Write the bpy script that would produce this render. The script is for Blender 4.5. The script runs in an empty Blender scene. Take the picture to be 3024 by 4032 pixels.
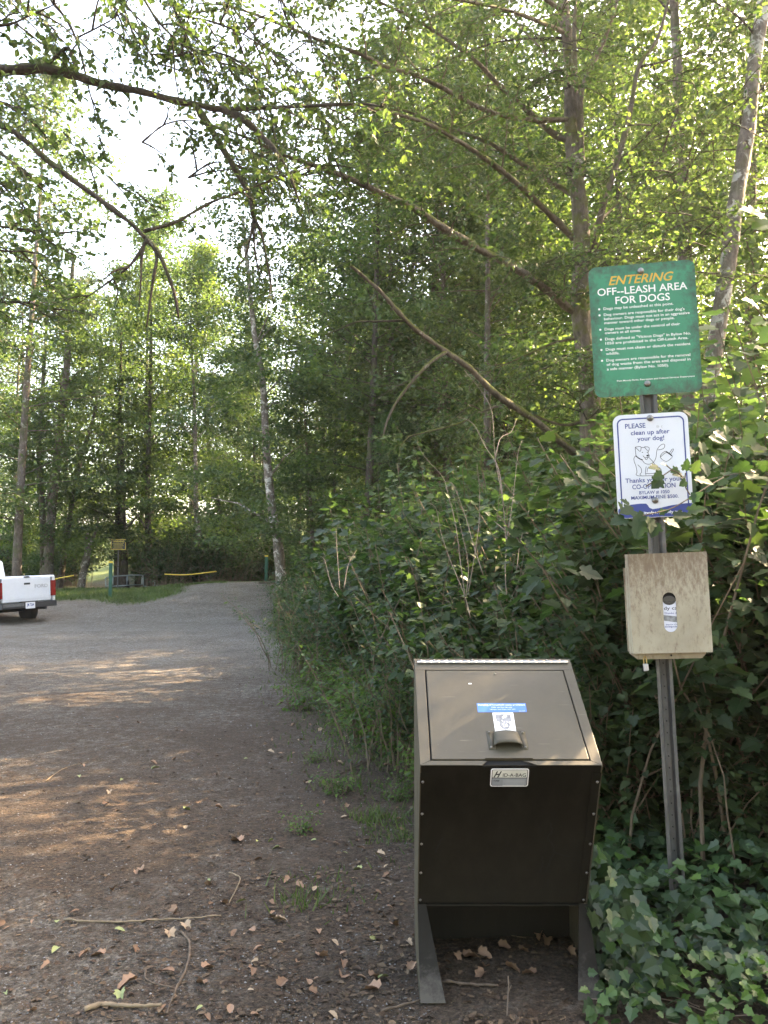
import bpy, math, random
import numpy as np
from mathutils import Vector, Matrix, Euler

# ------------------------------------------------------------------ camera
scn = bpy.context.scene
FPX, CX, CY, PITCH, EYE = 3250.0, 1512.0, 2016.0, math.radians(3.94), 1.58
cd = bpy.data.cameras.new("camera"); cam = bpy.data.objects.new("camera", cd)
scn.collection.objects.link(cam); scn.camera = cam
cd.sensor_fit = 'VERTICAL'; cd.sensor_height = 36.0; cd.lens = 36.0 * FPX / 4032.0
cd.clip_start = 0.05; cd.clip_end = 3000
cam.location = (0, 0, EYE); cam.rotation_euler = (math.radians(90) + PITCH, 0, 0)
# ------------------------------------------------------------------ sky, sun, exposure
SUN_EL, SUN_AZ = math.radians(35), math.radians(58)      # azimuth to the right of straight ahead
w = bpy.data.worlds.new("World"); scn.world = w; w.use_nodes = True
nt = w.node_tree; bg = nt.nodes['Background']
sky = nt.nodes.new('ShaderNodeTexSky'); sky.sky_type = 'NISHITA'; sky.sun_disc = False
sky.sun_elevation = SUN_EL; sky.sun_rotation = SUN_AZ; sky.air_density = 1.0; sky.dust_density = 3.0; sky.ozone_density = 1.0
nt.links.new(sky.outputs[0], bg.inputs[0]); bg.inputs[1].default_value = 0.15
sd = bpy.data.lights.new("sun", 'SUN'); sun = bpy.data.objects.new("sun", sd); scn.collection.objects.link(sun)
sd.energy = 5.0; sd.angle = math.radians(0.5); sd.color = (1.0, 0.84, 0.64)
SUNV = Vector((math.sin(SUN_AZ) * math.cos(SUN_EL), math.cos(SUN_AZ) * math.cos(SUN_EL), math.sin(SUN_EL)))
sun.rotation_euler = SUNV.to_track_quat('Z', 'Y').to_euler()
scn.view_settings.view_transform = 'Standard'; scn.view_settings.look = 'None'
scn.view_settings.gamma = 1.0; scn.view_settings.use_curve_mapping = False
scn.view_settings.exposure = 3.5
scn.view_settings.use_white_balance = True
scn.view_settings.white_balance_temperature = 8200
scn.view_settings.white_balance_tint = 12
scn.render.engine = 'CYCLES'
cy = scn.cycles
cy.max_bounces = 6; cy.diffuse_bounces = 4; cy.transmission_bounces = 5; cy.glossy_bounces = 2; cy.transparent_max_bounces = 4
cy.caustics_reflective = False; cy.caustics_refractive = False
cy.use_denoising = True
cy.use_adaptive_sampling = True; cy.adaptive_threshold = 0.02

col = scn.collection
R = np.random.default_rng(11)
random.seed(5)

def at(px, py, y):
    """world point seen at photo pixel (px, py) at depth y metres"""
    u = (px - CX) / FPX; v = (CY - py) / FPX
    c, s = math.cos(PITCH), math.sin(PITCH)
    t = y / (c - v * s)
    return np.array([u * t, y, EYE + (s + v * c) * t])

def sstep(a, b, x):
    t = np.clip((np.asarray(x, float) - a) / (b - a), 0, 1); return t * t * (3 - 2 * t)

def gh(x, y):
    """height of the ground"""
    x = np.asarray(x, float); y = np.asarray(y, float)
    gx = sstep(-.31, -.2, x / np.maximum(y, 1.0))
    h = (.70 + .34 * gx) * sstep(23.5, 34.0, y) - 0.6 * gx * sstep(35, 39, y)
    hill = sstep(42, 62, y) * sstep(-0.36, -0.2, x / np.maximum(y, 1.0))
    h = h + hill * 3.3 + 6 * sstep(62, 130, y) + 3 * sstep(18, 70, np.abs(x)) * sstep(5, 30, y) * sstep(-.1, .3, x / np.maximum(y, 1.0))
    edge = edge_x(y)
    h = h + 0.16 * sstep(0.2, 1.8, x - edge)                       # low bank under the shrubs
    h = h + 0.012 * np.sin(x * 2.1 + 0.7 * y) * np.cos(y * 1.3 - x) + 0.02 * np.sin(x * .6 + 1) * np.sin(y * .5)
    return h

def edge_x(y):
    """right edge of the gravel lot"""
    return np.interp(y, [-5, 2.5, 3.2, 4.2, 5, 7, 11, 19, 31, 36], [1.6, 1.1, .85, .75, .55, .05, -.85, -2.1, -3.9, -4.3])

# ------------------------------------------------------------------ materials
MATS = {}
def newmat(name):
    m = bpy.data.materials.new(name); m.use_nodes = True; m.node_tree.nodes.clear(); MATS[name] = m
    return m, m.node_tree.nodes, m.node_tree.links
def N(nodes, t, **k):
    n = nodes.new(t)
    for a, b in k.items():
        if a in ('operation', 'blend_type', 'data_type', 'feature', 'noise_dimensions', 'distance', 'interpolation'): setattr(n, a, b)
    return n
def ramp(nodes, stops):
    r = nodes.new('ShaderNodeValToRGB'); e = r.color_ramp.elements
    while len(e) < len(stops): e.new(0.5)
    for i, (p, c) in enumerate(stops):
        e[i].position = p; e[i].color = (*c, 1) if len(c) == 3 else c
    return r
def noise(nodes, links, scale, detail=4, rough=.6, coord=None, dist=0.0):
    n = nodes.new('ShaderNodeTexNoise'); n.inputs['Scale'].default_value = scale
    n.inputs['Detail'].default_value = detail; n.inputs['Roughness'].default_value = rough; n.inputs['Distortion'].default_value = dist
    if coord is not None: links.new(coord, n.inputs['Vector'])
    return n
def mixc(nodes, links, fac, a, b, mode='MIX'):
    m = nodes.new('ShaderNodeMix'); m.data_type = 'RGBA'; m.blend_type = mode
    for s, v in ((0, fac), (6, a), (7, b)):
        if hasattr(v, 'is_linked') or hasattr(v, 'links'): links.new(v, m.inputs[s])
        elif s == 0: m.inputs[0].default_value = v
        else: m.inputs[s].default_value = (*v, 1)
    return m.outputs[2]

def leaf_mat(name, cols, trans=(1.6, 1.9, .95), tfac=.42, rough=.5, spec=.25):
    m, n, l = newmat(name)
    g = n.new('ShaderNodeNewGeometry')
    r = ramp(n, [(i / max(1, len(cols) - 1), c) for i, c in enumerate(cols)])
    l.new(g.outputs['Random Per Island'], r.inputs[0])
    tc = n.new('ShaderNodeTexCoord'); ns = noise(n, l, .9, 2, .5, tc.outputs['Object'])
    var = n.new('ShaderNodeMapRange'); var.inputs[1].default_value = .3; var.inputs[2].default_value = .7
    var.inputs[3].default_value = .72; var.inputs[4].default_value = 1.3; l.new(ns.outputs[0], var.inputs[0])
    vm = n.new('ShaderNodeVectorMath'); vm.operation = 'SCALE'; l.new(r.outputs[0], vm.inputs[0]); l.new(var.outputs[0], vm.inputs['Scale'])
    p = n.new('ShaderNodeBsdfPrincipled'); p.inputs['Roughness'].default_value = rough; p.inputs['Specular IOR Level'].default_value = spec
    l.new(vm.outputs[0], p.inputs['Base Color'])
    t = n.new('ShaderNodeBsdfTranslucent')
    vt = n.new('ShaderNodeVectorMath'); vt.operation = 'MULTIPLY'; l.new(vm.outputs[0], vt.inputs[0]); vt.inputs[1].default_value = trans
    l.new(vt.outputs[0], t.inputs['Color'])
    mx = n.new('ShaderNodeMixShader'); mx.inputs[0].default_value = tfac
    l.new(p.outputs[0], mx.inputs[1]); l.new(t.outputs[0], mx.inputs[2])
    o = n.new('ShaderNodeOutputMaterial'); l.new(mx.outputs[0], o.inputs[0])
    return m

LEAF_A = leaf_mat('alder_leaf', [(.042, .066, .030), (.060, .088, .035), (.088, .112, .040)], tfac=.36)
LEAF_B = leaf_mat('maple_leaf', [(.035, .062, .03), (.052, .082, .036), (.075, .105, .042)], tfac=.45)
LEAF_C = leaf_mat('forest_leaf', [(.05, .079, .034), (.075, .106, .039), (.11, .134, .048)], tfac=.55)
LEAF_D = leaf_mat('dark_forest_leaf', [(.030, .053, .024), (.043, .070, .029), (.062, .088, .036)], tfac=.46)
LEAF_S = leaf_mat('shrub_leaf', [(.02, .04, .018), (.033, .06, .024), (.055, .082, .03)], tfac=.38)
LEAF_Y = leaf_mat('fresh_leaf', [(.045, .085, .024), (.07, .12, .03), (.10, .15, .035)], tfac=.45)
LEAF_V = leaf_mat('ivy_leaf', [(.014, .034, .014), (.022, .046, .018), (.028, .056, .02), (.04, .08, .024)], tfac=.2, rough=.4, spec=.35)
LEAF_W = leaf_mat('fresh_ivy_leaf', [(.03, .065, .016), (.045, .09, .02), (.07, .13, .028)], tfac=.28, rough=.4, spec=.4)
LEAF_G = leaf_mat('grass_blade', [(.04, .07, .02), (.06, .09, .025), (.10, .11, .045)], tfac=.3)

def plain(name, c, rough=.6, metal=0.0, spec=.4, var=.15, scale=8.0, bump=0.0, bscale=60.0):
    m, n, l = newmat(name)
    tc = n.new('ShaderNodeTexCoord'); ns = noise(n, l, scale, 6, .6, tc.outputs['Object'])
    r = ramp(n, [(.3, tuple(x * (1 - var) for x in c)), (.7, tuple(min(1, x * (1 + var)) for x in c))]); l.new(ns.outputs[0], r.inputs[0])
    p = n.new('ShaderNodeBsdfPrincipled'); l.new(r.outputs[0], p.inputs['Base Color'])
    p.inputs['Roughness'].default_value = rough; p.inputs['Metallic'].default_value = metal; p.inputs['Specular IOR Level'].default_value = spec
    if bump:
        b = n.new('ShaderNodeBump'); b.inputs['Strength'].default_value = bump; b.inputs['Distance'].default_value = .01
        nb = noise(n, l, bscale, 5, .6, tc.outputs['Object']); l.new(nb.outputs[0], b.inputs['Height']); l.new(b.outputs[0], p.inputs['Normal'])
    o = n.new('ShaderNodeOutputMaterial'); l.new(p.outputs[0], o.inputs[0])
    return m

def bark_mat(name, base, dark, patch, moss=(.06, .075, .02), mossfac=.6, patch_lo=.56):
    m, n, l = newmat(name)
    tc = n.new('ShaderNodeTexCoord'); mp = n.new('ShaderNodeMapping'); mp.inputs['Scale'].default_value = (1, 1, .45); l.new(tc.outputs['Object'], mp.inputs[0])
    n1 = noise(n, l, 14, 8, .7, mp.outputs[0]); r1 = ramp(n, [(.35, dark), (.65, base)]); l.new(n1.outputs[0], r1.inputs[0])
    n2 = noise(n, l, 5, 5, .65, tc.outputs['Object'], .6); r2 = ramp(n, [(patch_lo, (0, 0, 0)), (patch_lo + .06, (1, 1, 1))]); l.new(n2.outputs[0], r2.inputs[0])
    c1 = mixc(n, l, r2.outputs[0], r1.outputs[0], patch)
    n3 = noise(n, l, 2.2, 4, .6, tc.outputs['Object']); r3 = ramp(n, [(.48, (0, 0, 0)), (.62, (mossfac,) * 3)]); l.new(n3.outputs[0], r3.inputs[0])
    gg = n.new('ShaderNodeNewGeometry'); sz = n.new('ShaderNodeSeparateXYZ'); l.new(gg.outputs['Normal'], sz.inputs[0])
    ma = n.new('ShaderNodeMath'); ma.operation = 'MULTIPLY_ADD'; l.new(sz.outputs[2], ma.inputs[0]); ma.inputs[1].default_value = .22; l.new(n3.outputs[0], ma.inputs[2])
    l.new(ma.outputs[0], r3.inputs[0])
    c2 = mixc(n, l, r3.outputs[0], c1, moss)
    p = n.new('ShaderNodeBsdfPrincipled'); l.new(c2, p.inputs['Base Color']); p.inputs['Roughness'].default_value = .85; p.inputs['Specular IOR Level'].default_value = .15
    b = n.new('ShaderNodeBump'); b.inputs['Strength'].default_value = .9; b.inputs['Distance'].default_value = .05; l.new(n1.outputs[0], b.inputs['Height']); l.new(b.outputs[0], p.inputs['Normal'])
    o = n.new('ShaderNodeOutputMaterial'); l.new(p.outputs[0], o.inputs[0])
    return m
BARK = bark_mat('alder_bark', (.16, .125, .10), (.07, .055, .045), (.36, .33, .29), patch_lo=.6)
BARK_P = bark_mat('pale_alder_bark', (.20, .16, .13), (.09, .07, .056), (.42, .385, .335), patch_lo=.53, mossfac=.35)
BARK_D = bark_mat('dark_bark', (.09, .07, .055), (.04, .032, .026), (.20, .18, .15), patch_lo=.66)
BARK_M = bark_mat('mossy_bark', (.17, .135, .105), (.07, .056, .042), (.32, .29, .235), moss=(.10, .11, .02), mossfac=.9, patch_lo=.62)
CANE = plain('dry_cane', (.15, .108, .08), .7, var=.25)
STEM = plain('shrub_stem', (.12, .085, .055), .8, var=.3)

# ------------------------------------------------------------------ mesh helpers
def mesh_np(name, V, F, mat=None, smooth=False, sizes=None):
    """V (n,3); F flat loop indices; sizes face sizes"""
    me = bpy.data.meshes.new(name)
    V = np.asarray(V, np.float32); F = np.asarray(F, np.int32).ravel(); sizes = np.asarray(sizes, np.int32)
    me.vertices.add(len(V)); me.vertices.foreach_set('co', V.ravel())
    me.loops.add(len(F)); me.loops.foreach_set('vertex_index', F)
    me.polygons.add(len(sizes)); st = np.concatenate([[0], np.cumsum(sizes)[:-1]]).astype(np.int32)
    me.polygons.foreach_set('loop_start', st); me.polygons.foreach_set('loop_total', sizes)
    me.polygons.foreach_set('use_smooth', np.full(len(sizes), bool(smooth)))
    me.update(calc_edges=True)
    if mat is not None: me.materials.append(mat)
    return me
def link(name, me, parent=None, loc=None, rot=None, scale=None):
    o = bpy.data.objects.new(name, me); col.objects.link(o)
    if parent is not None: o.parent = parent
    if loc is not None: o.location = tuple(float(v) for v in loc)
    if rot is not None: o.rotation_euler = rot
    if scale is not None: o.scale = scale if hasattr(scale, '__len__') else (scale,) * 3
    return o
def tag(o, label=None, cat=None, group=None, kind=None):
    if label: o['label'] = label
    if cat: o['category'] = cat
    if group: o['group'] = group
    if kind: o['kind'] = kind
    return o
def thing(name, label, cat, loc=(0, 0, 0), rot=(0, 0, 0), group=None):
    o = link(name, None, None, loc, rot); return tag(o, label, cat, group)
def copy_tree(o, parent=None):
    c = o.copy(); col.objects.link(c)
    if parent is not None: c.parent = parent
    for ch in list(o.children): copy_tree(ch, c)
    return c

class MB:
    def __init__(s): s.V = []; s.F = []; s.S = []; s.n = 0
    def add(s, V, faces):
        V = np.asarray(V, float)
        for f in faces: s.F.extend([i + s.n for i in f]); s.S.append(len(f))
        s.V.append(V); s.n += len(V); return s
    def addnp(s, V, F, size):
        V = np.asarray(V, float); F = np.asarray(F); s.F.extend((F.ravel() + s.n).tolist()); s.S.extend([size] * (F.size // size)); s.V.append(V); s.n += len(V); return s
    def box(s, x0, x1, y0, y1, z0, z1, M=None):
        V = np.array([(x, y, z) for z in (z0, z1) for y in (y0, y1) for x in (x0, x1)], float)
        if M is not None: V = np.array([M(*v) for v in V])
        return s.add(V, [(0, 2, 3, 1), (4, 5, 7, 6), (0, 1, 5, 4), (2, 6, 7, 3), (0, 4, 6, 2), (1, 3, 7, 5)])
    def prism(s, poly, a0, a1, f):
        """poly 2d outline, f(u,v,a)->xyz"""
        n = len(poly); V = [f(u, v, a0) for u, v in poly] + [f(u, v, a1) for u, v in poly]
        return s.add(V, [tuple(range(n))[::-1], tuple(range(n, 2 * n))] + [(i, (i + 1) % n, n + (i + 1) % n, n + i) for i in range(n)])
    def tube(s, pts, rad, sides=8, cap=True, wob=0.0, rng=None):
        pts = np.asarray(pts, float); n = len(pts); rad = np.broadcast_to(np.asarray(rad, float), (n,))
        T = np.gradient(pts, axis=0); T /= np.linalg.norm(T, axis=1)[:, None] + 1e-9
        up = np.array([0, 0, 1.]) if abs(T[0][2]) < .9 else np.array([1., 0, 0])
        V = []; a = np.arange(sides) * 2 * math.pi / sides
        for i in range(n):
            U = np.cross(T[i], up); U /= np.linalg.norm(U) + 1e-9; W = np.cross(T[i], U); up = -W if False else np.cross(U, T[i])
            rr = rad[i] * (1 + (wob * (rng or R).standard_normal(sides) if wob else 0))
            V.append(pts[i] + (np.cos(a) * rr)[:, None] * U + (np.sin(a) * rr)[:, None] * W)
        V = np.concatenate(V); i = np.arange(n - 1)[:, None] * sides; j = np.arange(sides)[None]
        Q = np.stack([i + j, i + (j + 1) % sides, i + sides + (j + 1) % sides, i + sides + j], -1).reshape(-1, 4)
        base = s.n; s.addnp(V, Q, 4)
        if cap:
            s.F.extend([base + k for k in range(sides)][::-1]); s.S.append(sides)
            s.F.extend([base + (n - 1) * sides + k for k in range(sides)]); s.S.append(sides)
        return s
    def lathe(s, prof, c=(0, 0, 0), sides=24, axis='z'):
        V = []
        for r, h in prof:
            for k in range(sides):
                a = 2 * math.pi * k / sides; x, y = r * math.cos(a), r * math.sin(a)
                V.append({'z': (x, y, h), 'y': (x, h, y), 'x': (h, x, y)}[axis])
        V = np.array(V) + np.array(c); n = len(prof)
        f = [(i * sides + k, i * sides + (k + 1) % sides, (i + 1) * sides + (k + 1) % sides, (i + 1) * sides + k) for i in range(n - 1) for k in range(sides)]
        f += [tuple(range(sides))[::-1], tuple((n - 1) * sides + k for k in range(sides))]
        return s.add(V, f)
    def ribbon(s, pts, wd, M):
        """flat line in a plane; M maps (u,v)->xyz"""
        p = np.asarray(pts, float); T = np.gradient(p, axis=0); T /= np.linalg.norm(T, axis=1)[:, None] + 1e-9
        Nn = np.stack([-T[:, 1], T[:, 0]], 1) * wd / 2; L = p + Nn; Q = p - Nn; n = len(p)
        V = [M(*q) for q in L] + [M(*q) for q in Q]
        return s.add(V, [(i, i + 1, n + i + 1, n + i) for i in range(n - 1)])
    def mesh(s, name, mat=None, smooth=False):
        return mesh_np(name, np.concatenate(s.V), s.F, mat, smooth, s.S)
    def build(s, name, mat=None, parent=None, smooth=False, bevel=0.0, seg=2):
        o = link(name, s.mesh(name, mat, smooth), parent)
        if bevel:
            b = o.modifiers.new('bevel', 'BEVEL'); b.width = bevel; b.segments = seg; b.limit_method = 'ANGLE'; b.angle_limit = math.radians(35)
        return o

def smooth_path(pts, k=4):
    """Catmull-Rom through the points"""
    p = np.asarray(pts, float); q = np.vstack([2 * p[0] - p[1], p, 2 * p[-1] - p[-2]]); out = []
    for i in range(1, len(q) - 2):
        for t in np.arange(k) / k:
            a, b, c, d = q[i - 1], q[i], q[i + 1], q[i + 2]
            out.append(.5 * ((2 * b) + (-a + c) * t + (2 * a - 5 * b + 4 * c - d) * t * t + (-a + 3 * b - 3 * c + d) * t ** 3))
    out.append(q[-2]); return np.array(out)

# leaf outlines: (along, across, lift), unit length
OVAL = (np.array([(0, 0, 0), (.3, -.3, .05), (.72, -.24, .02), (1, 0, -.1), (.72, .24, .02), (.3, .3, .05)]), [(0, 1, 2, 3), (0, 3, 4, 5)])
def lobed(spec, curl=.08):
    pts = [(0, 0, 0)]; 
    for x, y in spec: pts.append((x, y, curl * (abs(y) * 1.5) - .25 * curl * x * x * 3))
    for x, y in spec[::-1]:
        if y != 0: pts.append((x, -y, curl * (abs(y) * 1.5) - .25 * curl * x * x * 3))
    n = len(pts); V = np.array([(.3, 0, -.02)] + pts); return V, [(0, i + 1, (i + 1) % n + 1) for i in range(n)]
MAPLE = lobed([(-.12, .18), (.02, .42), (.14, .34), (.3, .58), (.42, .5), (.44, .32), (.62, .34), (.78, .2), (1.0, 0)])
IVY = lobed([(-.1, .2), (.1, .48), (.32, .34), (.5, .46), (.62, .28), (1.0, 0)], .1)
NETTLE = lobed([(.02, .16), (.2, .3), (.45, .27), (.7, .16), (1.0, 0)], .12)
DEADLEAF = lobed([(-.08, .2), (.15, .4), (.25, .3), (.5, .42), (.6, .25), (.85, .22), (1.0, 0)], .55)

def leaves(P, fwd, up, size, tmpl):
    V0, faces = tmpl; P = np.asarray(P, float); n = len(P)
    X = fwd / (np.linalg.norm(fwd, axis=1)[:, None] + 1e-9)
    Y = np.cross(up, X); Y /= np.linalg.norm(Y, axis=1)[:, None] + 1e-9
    Z = np.cross(X, Y); s = np.broadcast_to(size, (n,))[:, None, None]
    V = P[:, None, :] + s * (V0[None, :, 0, None] * X[:, None] + V0[None, :, 1, None] * Y[:, None] + V0[None, :, 2, None] * Z[:, None])
    k = len(V0); F = np.array(faces); m = F.shape[1]
    Fi = F[None] + (np.arange(n) * k)[:, None, None]
    return V.reshape(-1, 3), Fi.reshape(-1), m
def leaf_mesh(name, P, fwd, up, size, tmpl, mat):
    V, F, m = leaves(P, fwd, up, size, tmpl)
    return mesh_np(name, V, F, mat, False, np.full(len(F) // m, m))
def rdir(n, zbias=0.0, rng=R):
    d = rng.standard_normal((n, 3)); d[:, 2] += zbias; return d / np.linalg.norm(d, axis=1)[:, None]

ORD = "first second third fourth fifth sixth seventh eighth ninth tenth eleventh twelfth thirteenth fourteenth fifteenth sixteenth seventeenth eighteenth nineteenth twentieth".split()
def ordinal(i):
    if i < 20: return ORD[i]
    t = (i + 1) // 10; u = (i + 1) % 10
    tens = {2: 'twent', 3: 'thirt', 4: 'fort', 5: 'fift', 6: 'sixt', 7: 'sevent', 8: 'eight', 9: 'ninet'}[t]
    return tens + ('ieth' if u == 0 else 'y-' + ORD[u - 1])

# ------------------------------------------------------------------ ground
def ground():
    ys = np.concatenate([np.linspace(-30, 0, 16)[:-1], np.arange(0, 12, .08), np.arange(12, 45, .35), np.linspace(45, 140, 70), np.linspace(160, 900, 14)])
    xs = np.concatenate([np.linspace(-500, -60, 10), np.linspace(-58, -13, 46), np.arange(-12.5, -3, .25), np.arange(-3, 4, .08), np.arange(4, 13, .3), np.linspace(13.5, 60, 46), np.linspace(70, 500, 10)])
    X, Y = np.meshgrid(xs, ys); Z = gh(X, Y)
    near = np.exp(-((Y - 3) / 9) ** 2) * (np.abs(X) < 6)
    Z = Z + near * .004 * R.standard_normal(X.shape)
    V = np.stack([X, Y, Z], -1).reshape(-1, 3); nx = len(xs); ny = len(ys)
    i = (np.arange(ny - 1)[:, None] * nx + np.arange(nx - 1)[None]).ravel()
    F = np.stack([i, i + 1, i + nx + 1, i + nx], 1)
    me = mesh_np('ground', V, F, None, True, np.full(len(F), 4))
    # colour zones as vertex attribute: r = grey gravel, g = grass / moss floor
    x, y = X.ravel(), Y.ravel(); e = edge_x(y)
    grav = sstep(-.4, .9 - .06 * np.clip(y, 0, 10) + .0, (e - x) - np.interp(y, [3, 8, 14], [1.0, .6, 0])) * (.10 + .80 * sstep(5, 24, y + .8 * np.clip(-x - .5, 0, 4)))
    patch = np.exp(-(((x + 1.4) / 1.0) ** 2 + ((y - 3.3) / 1.0) ** 2)); grav = np.maximum(np.minimum(grav, .74), .40 * patch)
    wood = sstep(-.1, .5, x - e)
    far = sstep(33.5, 35, y)
    gx = x / np.maximum(y, 1)
    gr = sstep(28.6, 30, y + .8 * np.sin(x * 1.3) - 9 * np.clip(gx + .33, 0, 1) * 2) * (1 - sstep(-.27, -.23, gx)) * (1 - far)
    gr = np.maximum(gr, .5 * sstep(32.6, 33.6, y) * (1 - sstep(-.2, -.16, gx)) * (1 - far))
    trail = np.exp(-((x - (-.33 * y - 0)) / 1.7) ** 2) * sstep(33, 35, y) * (1 - sstep(48, 60, y))
    g = np.clip(np.maximum(gr, np.maximum(far * .9, 0)) - trail, 0, 1); grav = np.clip(grav * (1 - far) + trail, 0, 1) * (1 - gr)
    ca = me.color_attributes.new('zones', 'FLOAT_COLOR', 'POINT')
    ca.data.foreach_set('color', np.stack([grav, g, wood, np.ones_like(g)], 1).astype(np.float32).ravel())
    m, n, l = newmat('soil_and_gravel')
    tc = n.new('ShaderNodeTexCoord'); co = tc.outputs['Object']
    at_ = n.new('ShaderNodeAttribute'); at_.attribute_name = 'zones'; sp = n.new('ShaderNodeSeparateColor'); l.new(at_.outputs['Color'], sp.inputs[0])
    big = noise(n, l, .9, 6, .65, co, .4); fine = noise(n, l, 45, 8, .75, co); mid = noise(n, l, 9, 6, .7, co)
    soil = ramp(n, [(.25, (.020, .015, .010)), (.5, (.070, .050, .035)), (.75, (.175, .125, .088))]); l.new(fine.outputs[0], soil.inputs[0])
    soil2 = mixc(n, l, .5, soil.outputs[0], (.5, .5, .5), 'OVERLAY')
    v = n.new('ShaderNodeTexVoronoi'); v.inputs['Scale'].default_value = 70; l.new(co, v.inputs['Vector'])
    v2 = n.new('ShaderNodeTexVoronoi'); v2.inputs['Scale'].default_value = 26; l.new(co, v2.inputs['Vector'])
    bw = n.new('ShaderNodeRGBToBW'); l.new(v.outputs['Color'], bw.inputs[0])
    gv = ramp(n, [(0, (.05, .043, .034)), (.5, (.155, .137, .112)), (1, (.40, .36, .305))]); l.new(bw.outputs[0], gv.inputs[0])
    # gravel factor broken up by noise
    add = n.new('ShaderNodeMath'); add.operation = 'ADD'; l.new(sp.outputs[0], add.inputs[0])
    m1 = n.new('ShaderNodeMath'); m1.operation = 'MULTIPLY_ADD'; l.new(big.outputs[0], m1.inputs[0]); m1.inputs[1].default_value = 1.3; m1.inputs[2].default_value = -.65; l.new(m1.outputs[0], add.inputs[1])
    m2 = n.new('ShaderNodeMath'); m2.operation = 'MULTIPLY_ADD'; l.new(mid.outputs[0], m2.inputs[0]); m2.inputs[1].default_value = 1.8; m2.inputs[2].default_value = -.9
    ad2 = n.new('ShaderNodeMath'); ad2.operation = 'ADD'; l.new(add.outputs[0], ad2.inputs[0]); l.new(m2.outputs[0], ad2.inputs[1])
    gf = ramp(n, [(.12, (0, 0, 0)), (.95, (1, 1, 1))]); l.new(ad2.outputs[0], gf.inputs[0])
    c = mixc(n, l, gf.outputs[0], soil2, gv.outputs[0])
    # brown needle and leaf crumbs
    cr = ramp(n, [(.80, (0, 0, 0)), (.84, (1, 1, 1))]); bw2 = n.new('ShaderNodeRGBToBW'); l.new(v2.outputs['Color'], bw2.inputs[0]); l.new(bw2.outputs[0], cr.inputs[0])
    rm = n.new('ShaderNodeMath'); rm.operation = 'MULTIPLY'; l.new(cr.outputs[0], rm.inputs[0]); rm.inputs[1].default_value = .35
    c = mixc(n, l, rm.outputs[0], c, (.13, .075, .045))
    grc = ramp(n, [(.3, (.04, .07, .016)), (.55, (.085, .12, .03)), (.75, (.15, .14, .06))]); l.new(mid.outputs[0], grc.inputs[0])
    c = mixc(n, l, sp.outputs[1], c, grc.outputs[0])
    wf = n.new('ShaderNodeMath'); wf.operation = 'MULTIPLY'; l.new(sp.outputs[2], wf.inputs[0]); wf.inputs[1].default_value = .6
    c = mixc(n, l, wf.outputs[0], c, (.03, .024, .018))
    p = n.new('ShaderNodeBsdfPrincipled'); l.new(c, p.inputs['Base Color']); p.inputs['Roughness'].default_value = .9; p.inputs['Specular IOR Level'].default_value = .2
    hsum = n.new('ShaderNodeMath'); hsum.operation = 'ADD'; l.new(fine.outputs[0], hsum.inputs[0]); l.new(mid.outputs[0], hsum.inputs[1])
    b = n.new('ShaderNodeBump'); b.inputs['Strength'].default_value = 1; b.inputs['Distance'].default_value = .03; l.new(hsum.outputs[0], b.inputs['Height'])
    b2 = n.new('ShaderNodeBump'); b2.inputs['Strength'].default_value = .6; b2.inputs['Distance'].default_value = .012; b2.invert = True
    l.new(v.outputs['Distance'], b2.inputs['Height']); l.new(b.outputs[0], b2.inputs['Normal']); l.new(b2.outputs[0], p.inputs['Normal'])
    o = n.new('ShaderNodeOutputMaterial'); l.new(p.outputs[0], o.inputs[0])
    me.materials.append(m)
    tag(link('ground', me), kind='structure')
ground()

# ------------------------------------------------------------------ waste bin
def olive_mat():
    m, n, l = newmat('olive_painted_steel'); tc = n.new('ShaderNodeTexCoord'); co = tc.outputs['Object']
    a = noise(n, l, 4, 7, .7, co); r_ = ramp(n, [(.3, (.046, .039, .024)), (.7, (.068, .058, .037))]); l.new(a.outputs[0], r_.inputs[0])
    mp = n.new('ShaderNodeMapping'); mp.inputs['Rotation'].default_value = (.2, .1, .7); mp.inputs['Scale'].default_value = (6, 130, 130); l.new(co, mp.inputs[0])
    s1 = noise(n, l, 1, 2, .5, mp.outputs[0]); q1 = ramp(n, [(.71, (0, 0, 0)), (.73, (.55, .55, .55))]); l.new(s1.outputs[0], q1.inputs[0])
    d = noise(n, l, 120, 3, .6, co); q2 = ramp(n, [(.70, (0, 0, 0)), (.74, (.5, .5, .5))]); l.new(d.outputs[0], q2.inputs[0])
    c = mixc(n, l, q1.outputs[0], r_.outputs[0], (.15, .135, .10)); c = mixc(n, l, q2.outputs[0], c, (.13, .11, .08))
    g = noise(n, l, 7, 6, .7, co); q3 = ramp(n, [(.5, (0, 0, 0)), (.8, (.35, .35, .35))]); l.new(g.outputs[0], q3.inputs[0]); c = mixc(n, l, q3.outputs[0], c, (.085, .072, .052))
    rr_ = n.new('ShaderNodeMapRange'); rr_.inputs[3].default_value = .32; rr_.inputs[4].default_value = .7; l.new(g.outputs[0], rr_.inputs[0])
    p = n.new('ShaderNodeBsdfPrincipled'); l.new(c, p.inputs['Base Color']); l.new(rr_.outputs[0], p.inputs['Roughness']); p.inputs['Specular IOR Level'].default_value = .35
    b = n.new('ShaderNodeBump'); b.inputs['Strength'].default_value = .25; b.inputs['Distance'].default_value = .006; w_ = noise(n, l, 5, 3, .5, co); l.new(w_.outputs[0], b.inputs['Height']); l.new(b.outputs[0], p.inputs['Normal'])
    o = n.new('ShaderNodeOutputMaterial'); l.new(p.outputs[0], o.inputs[0]); return m
OLIVE = olive_mat()
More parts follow.
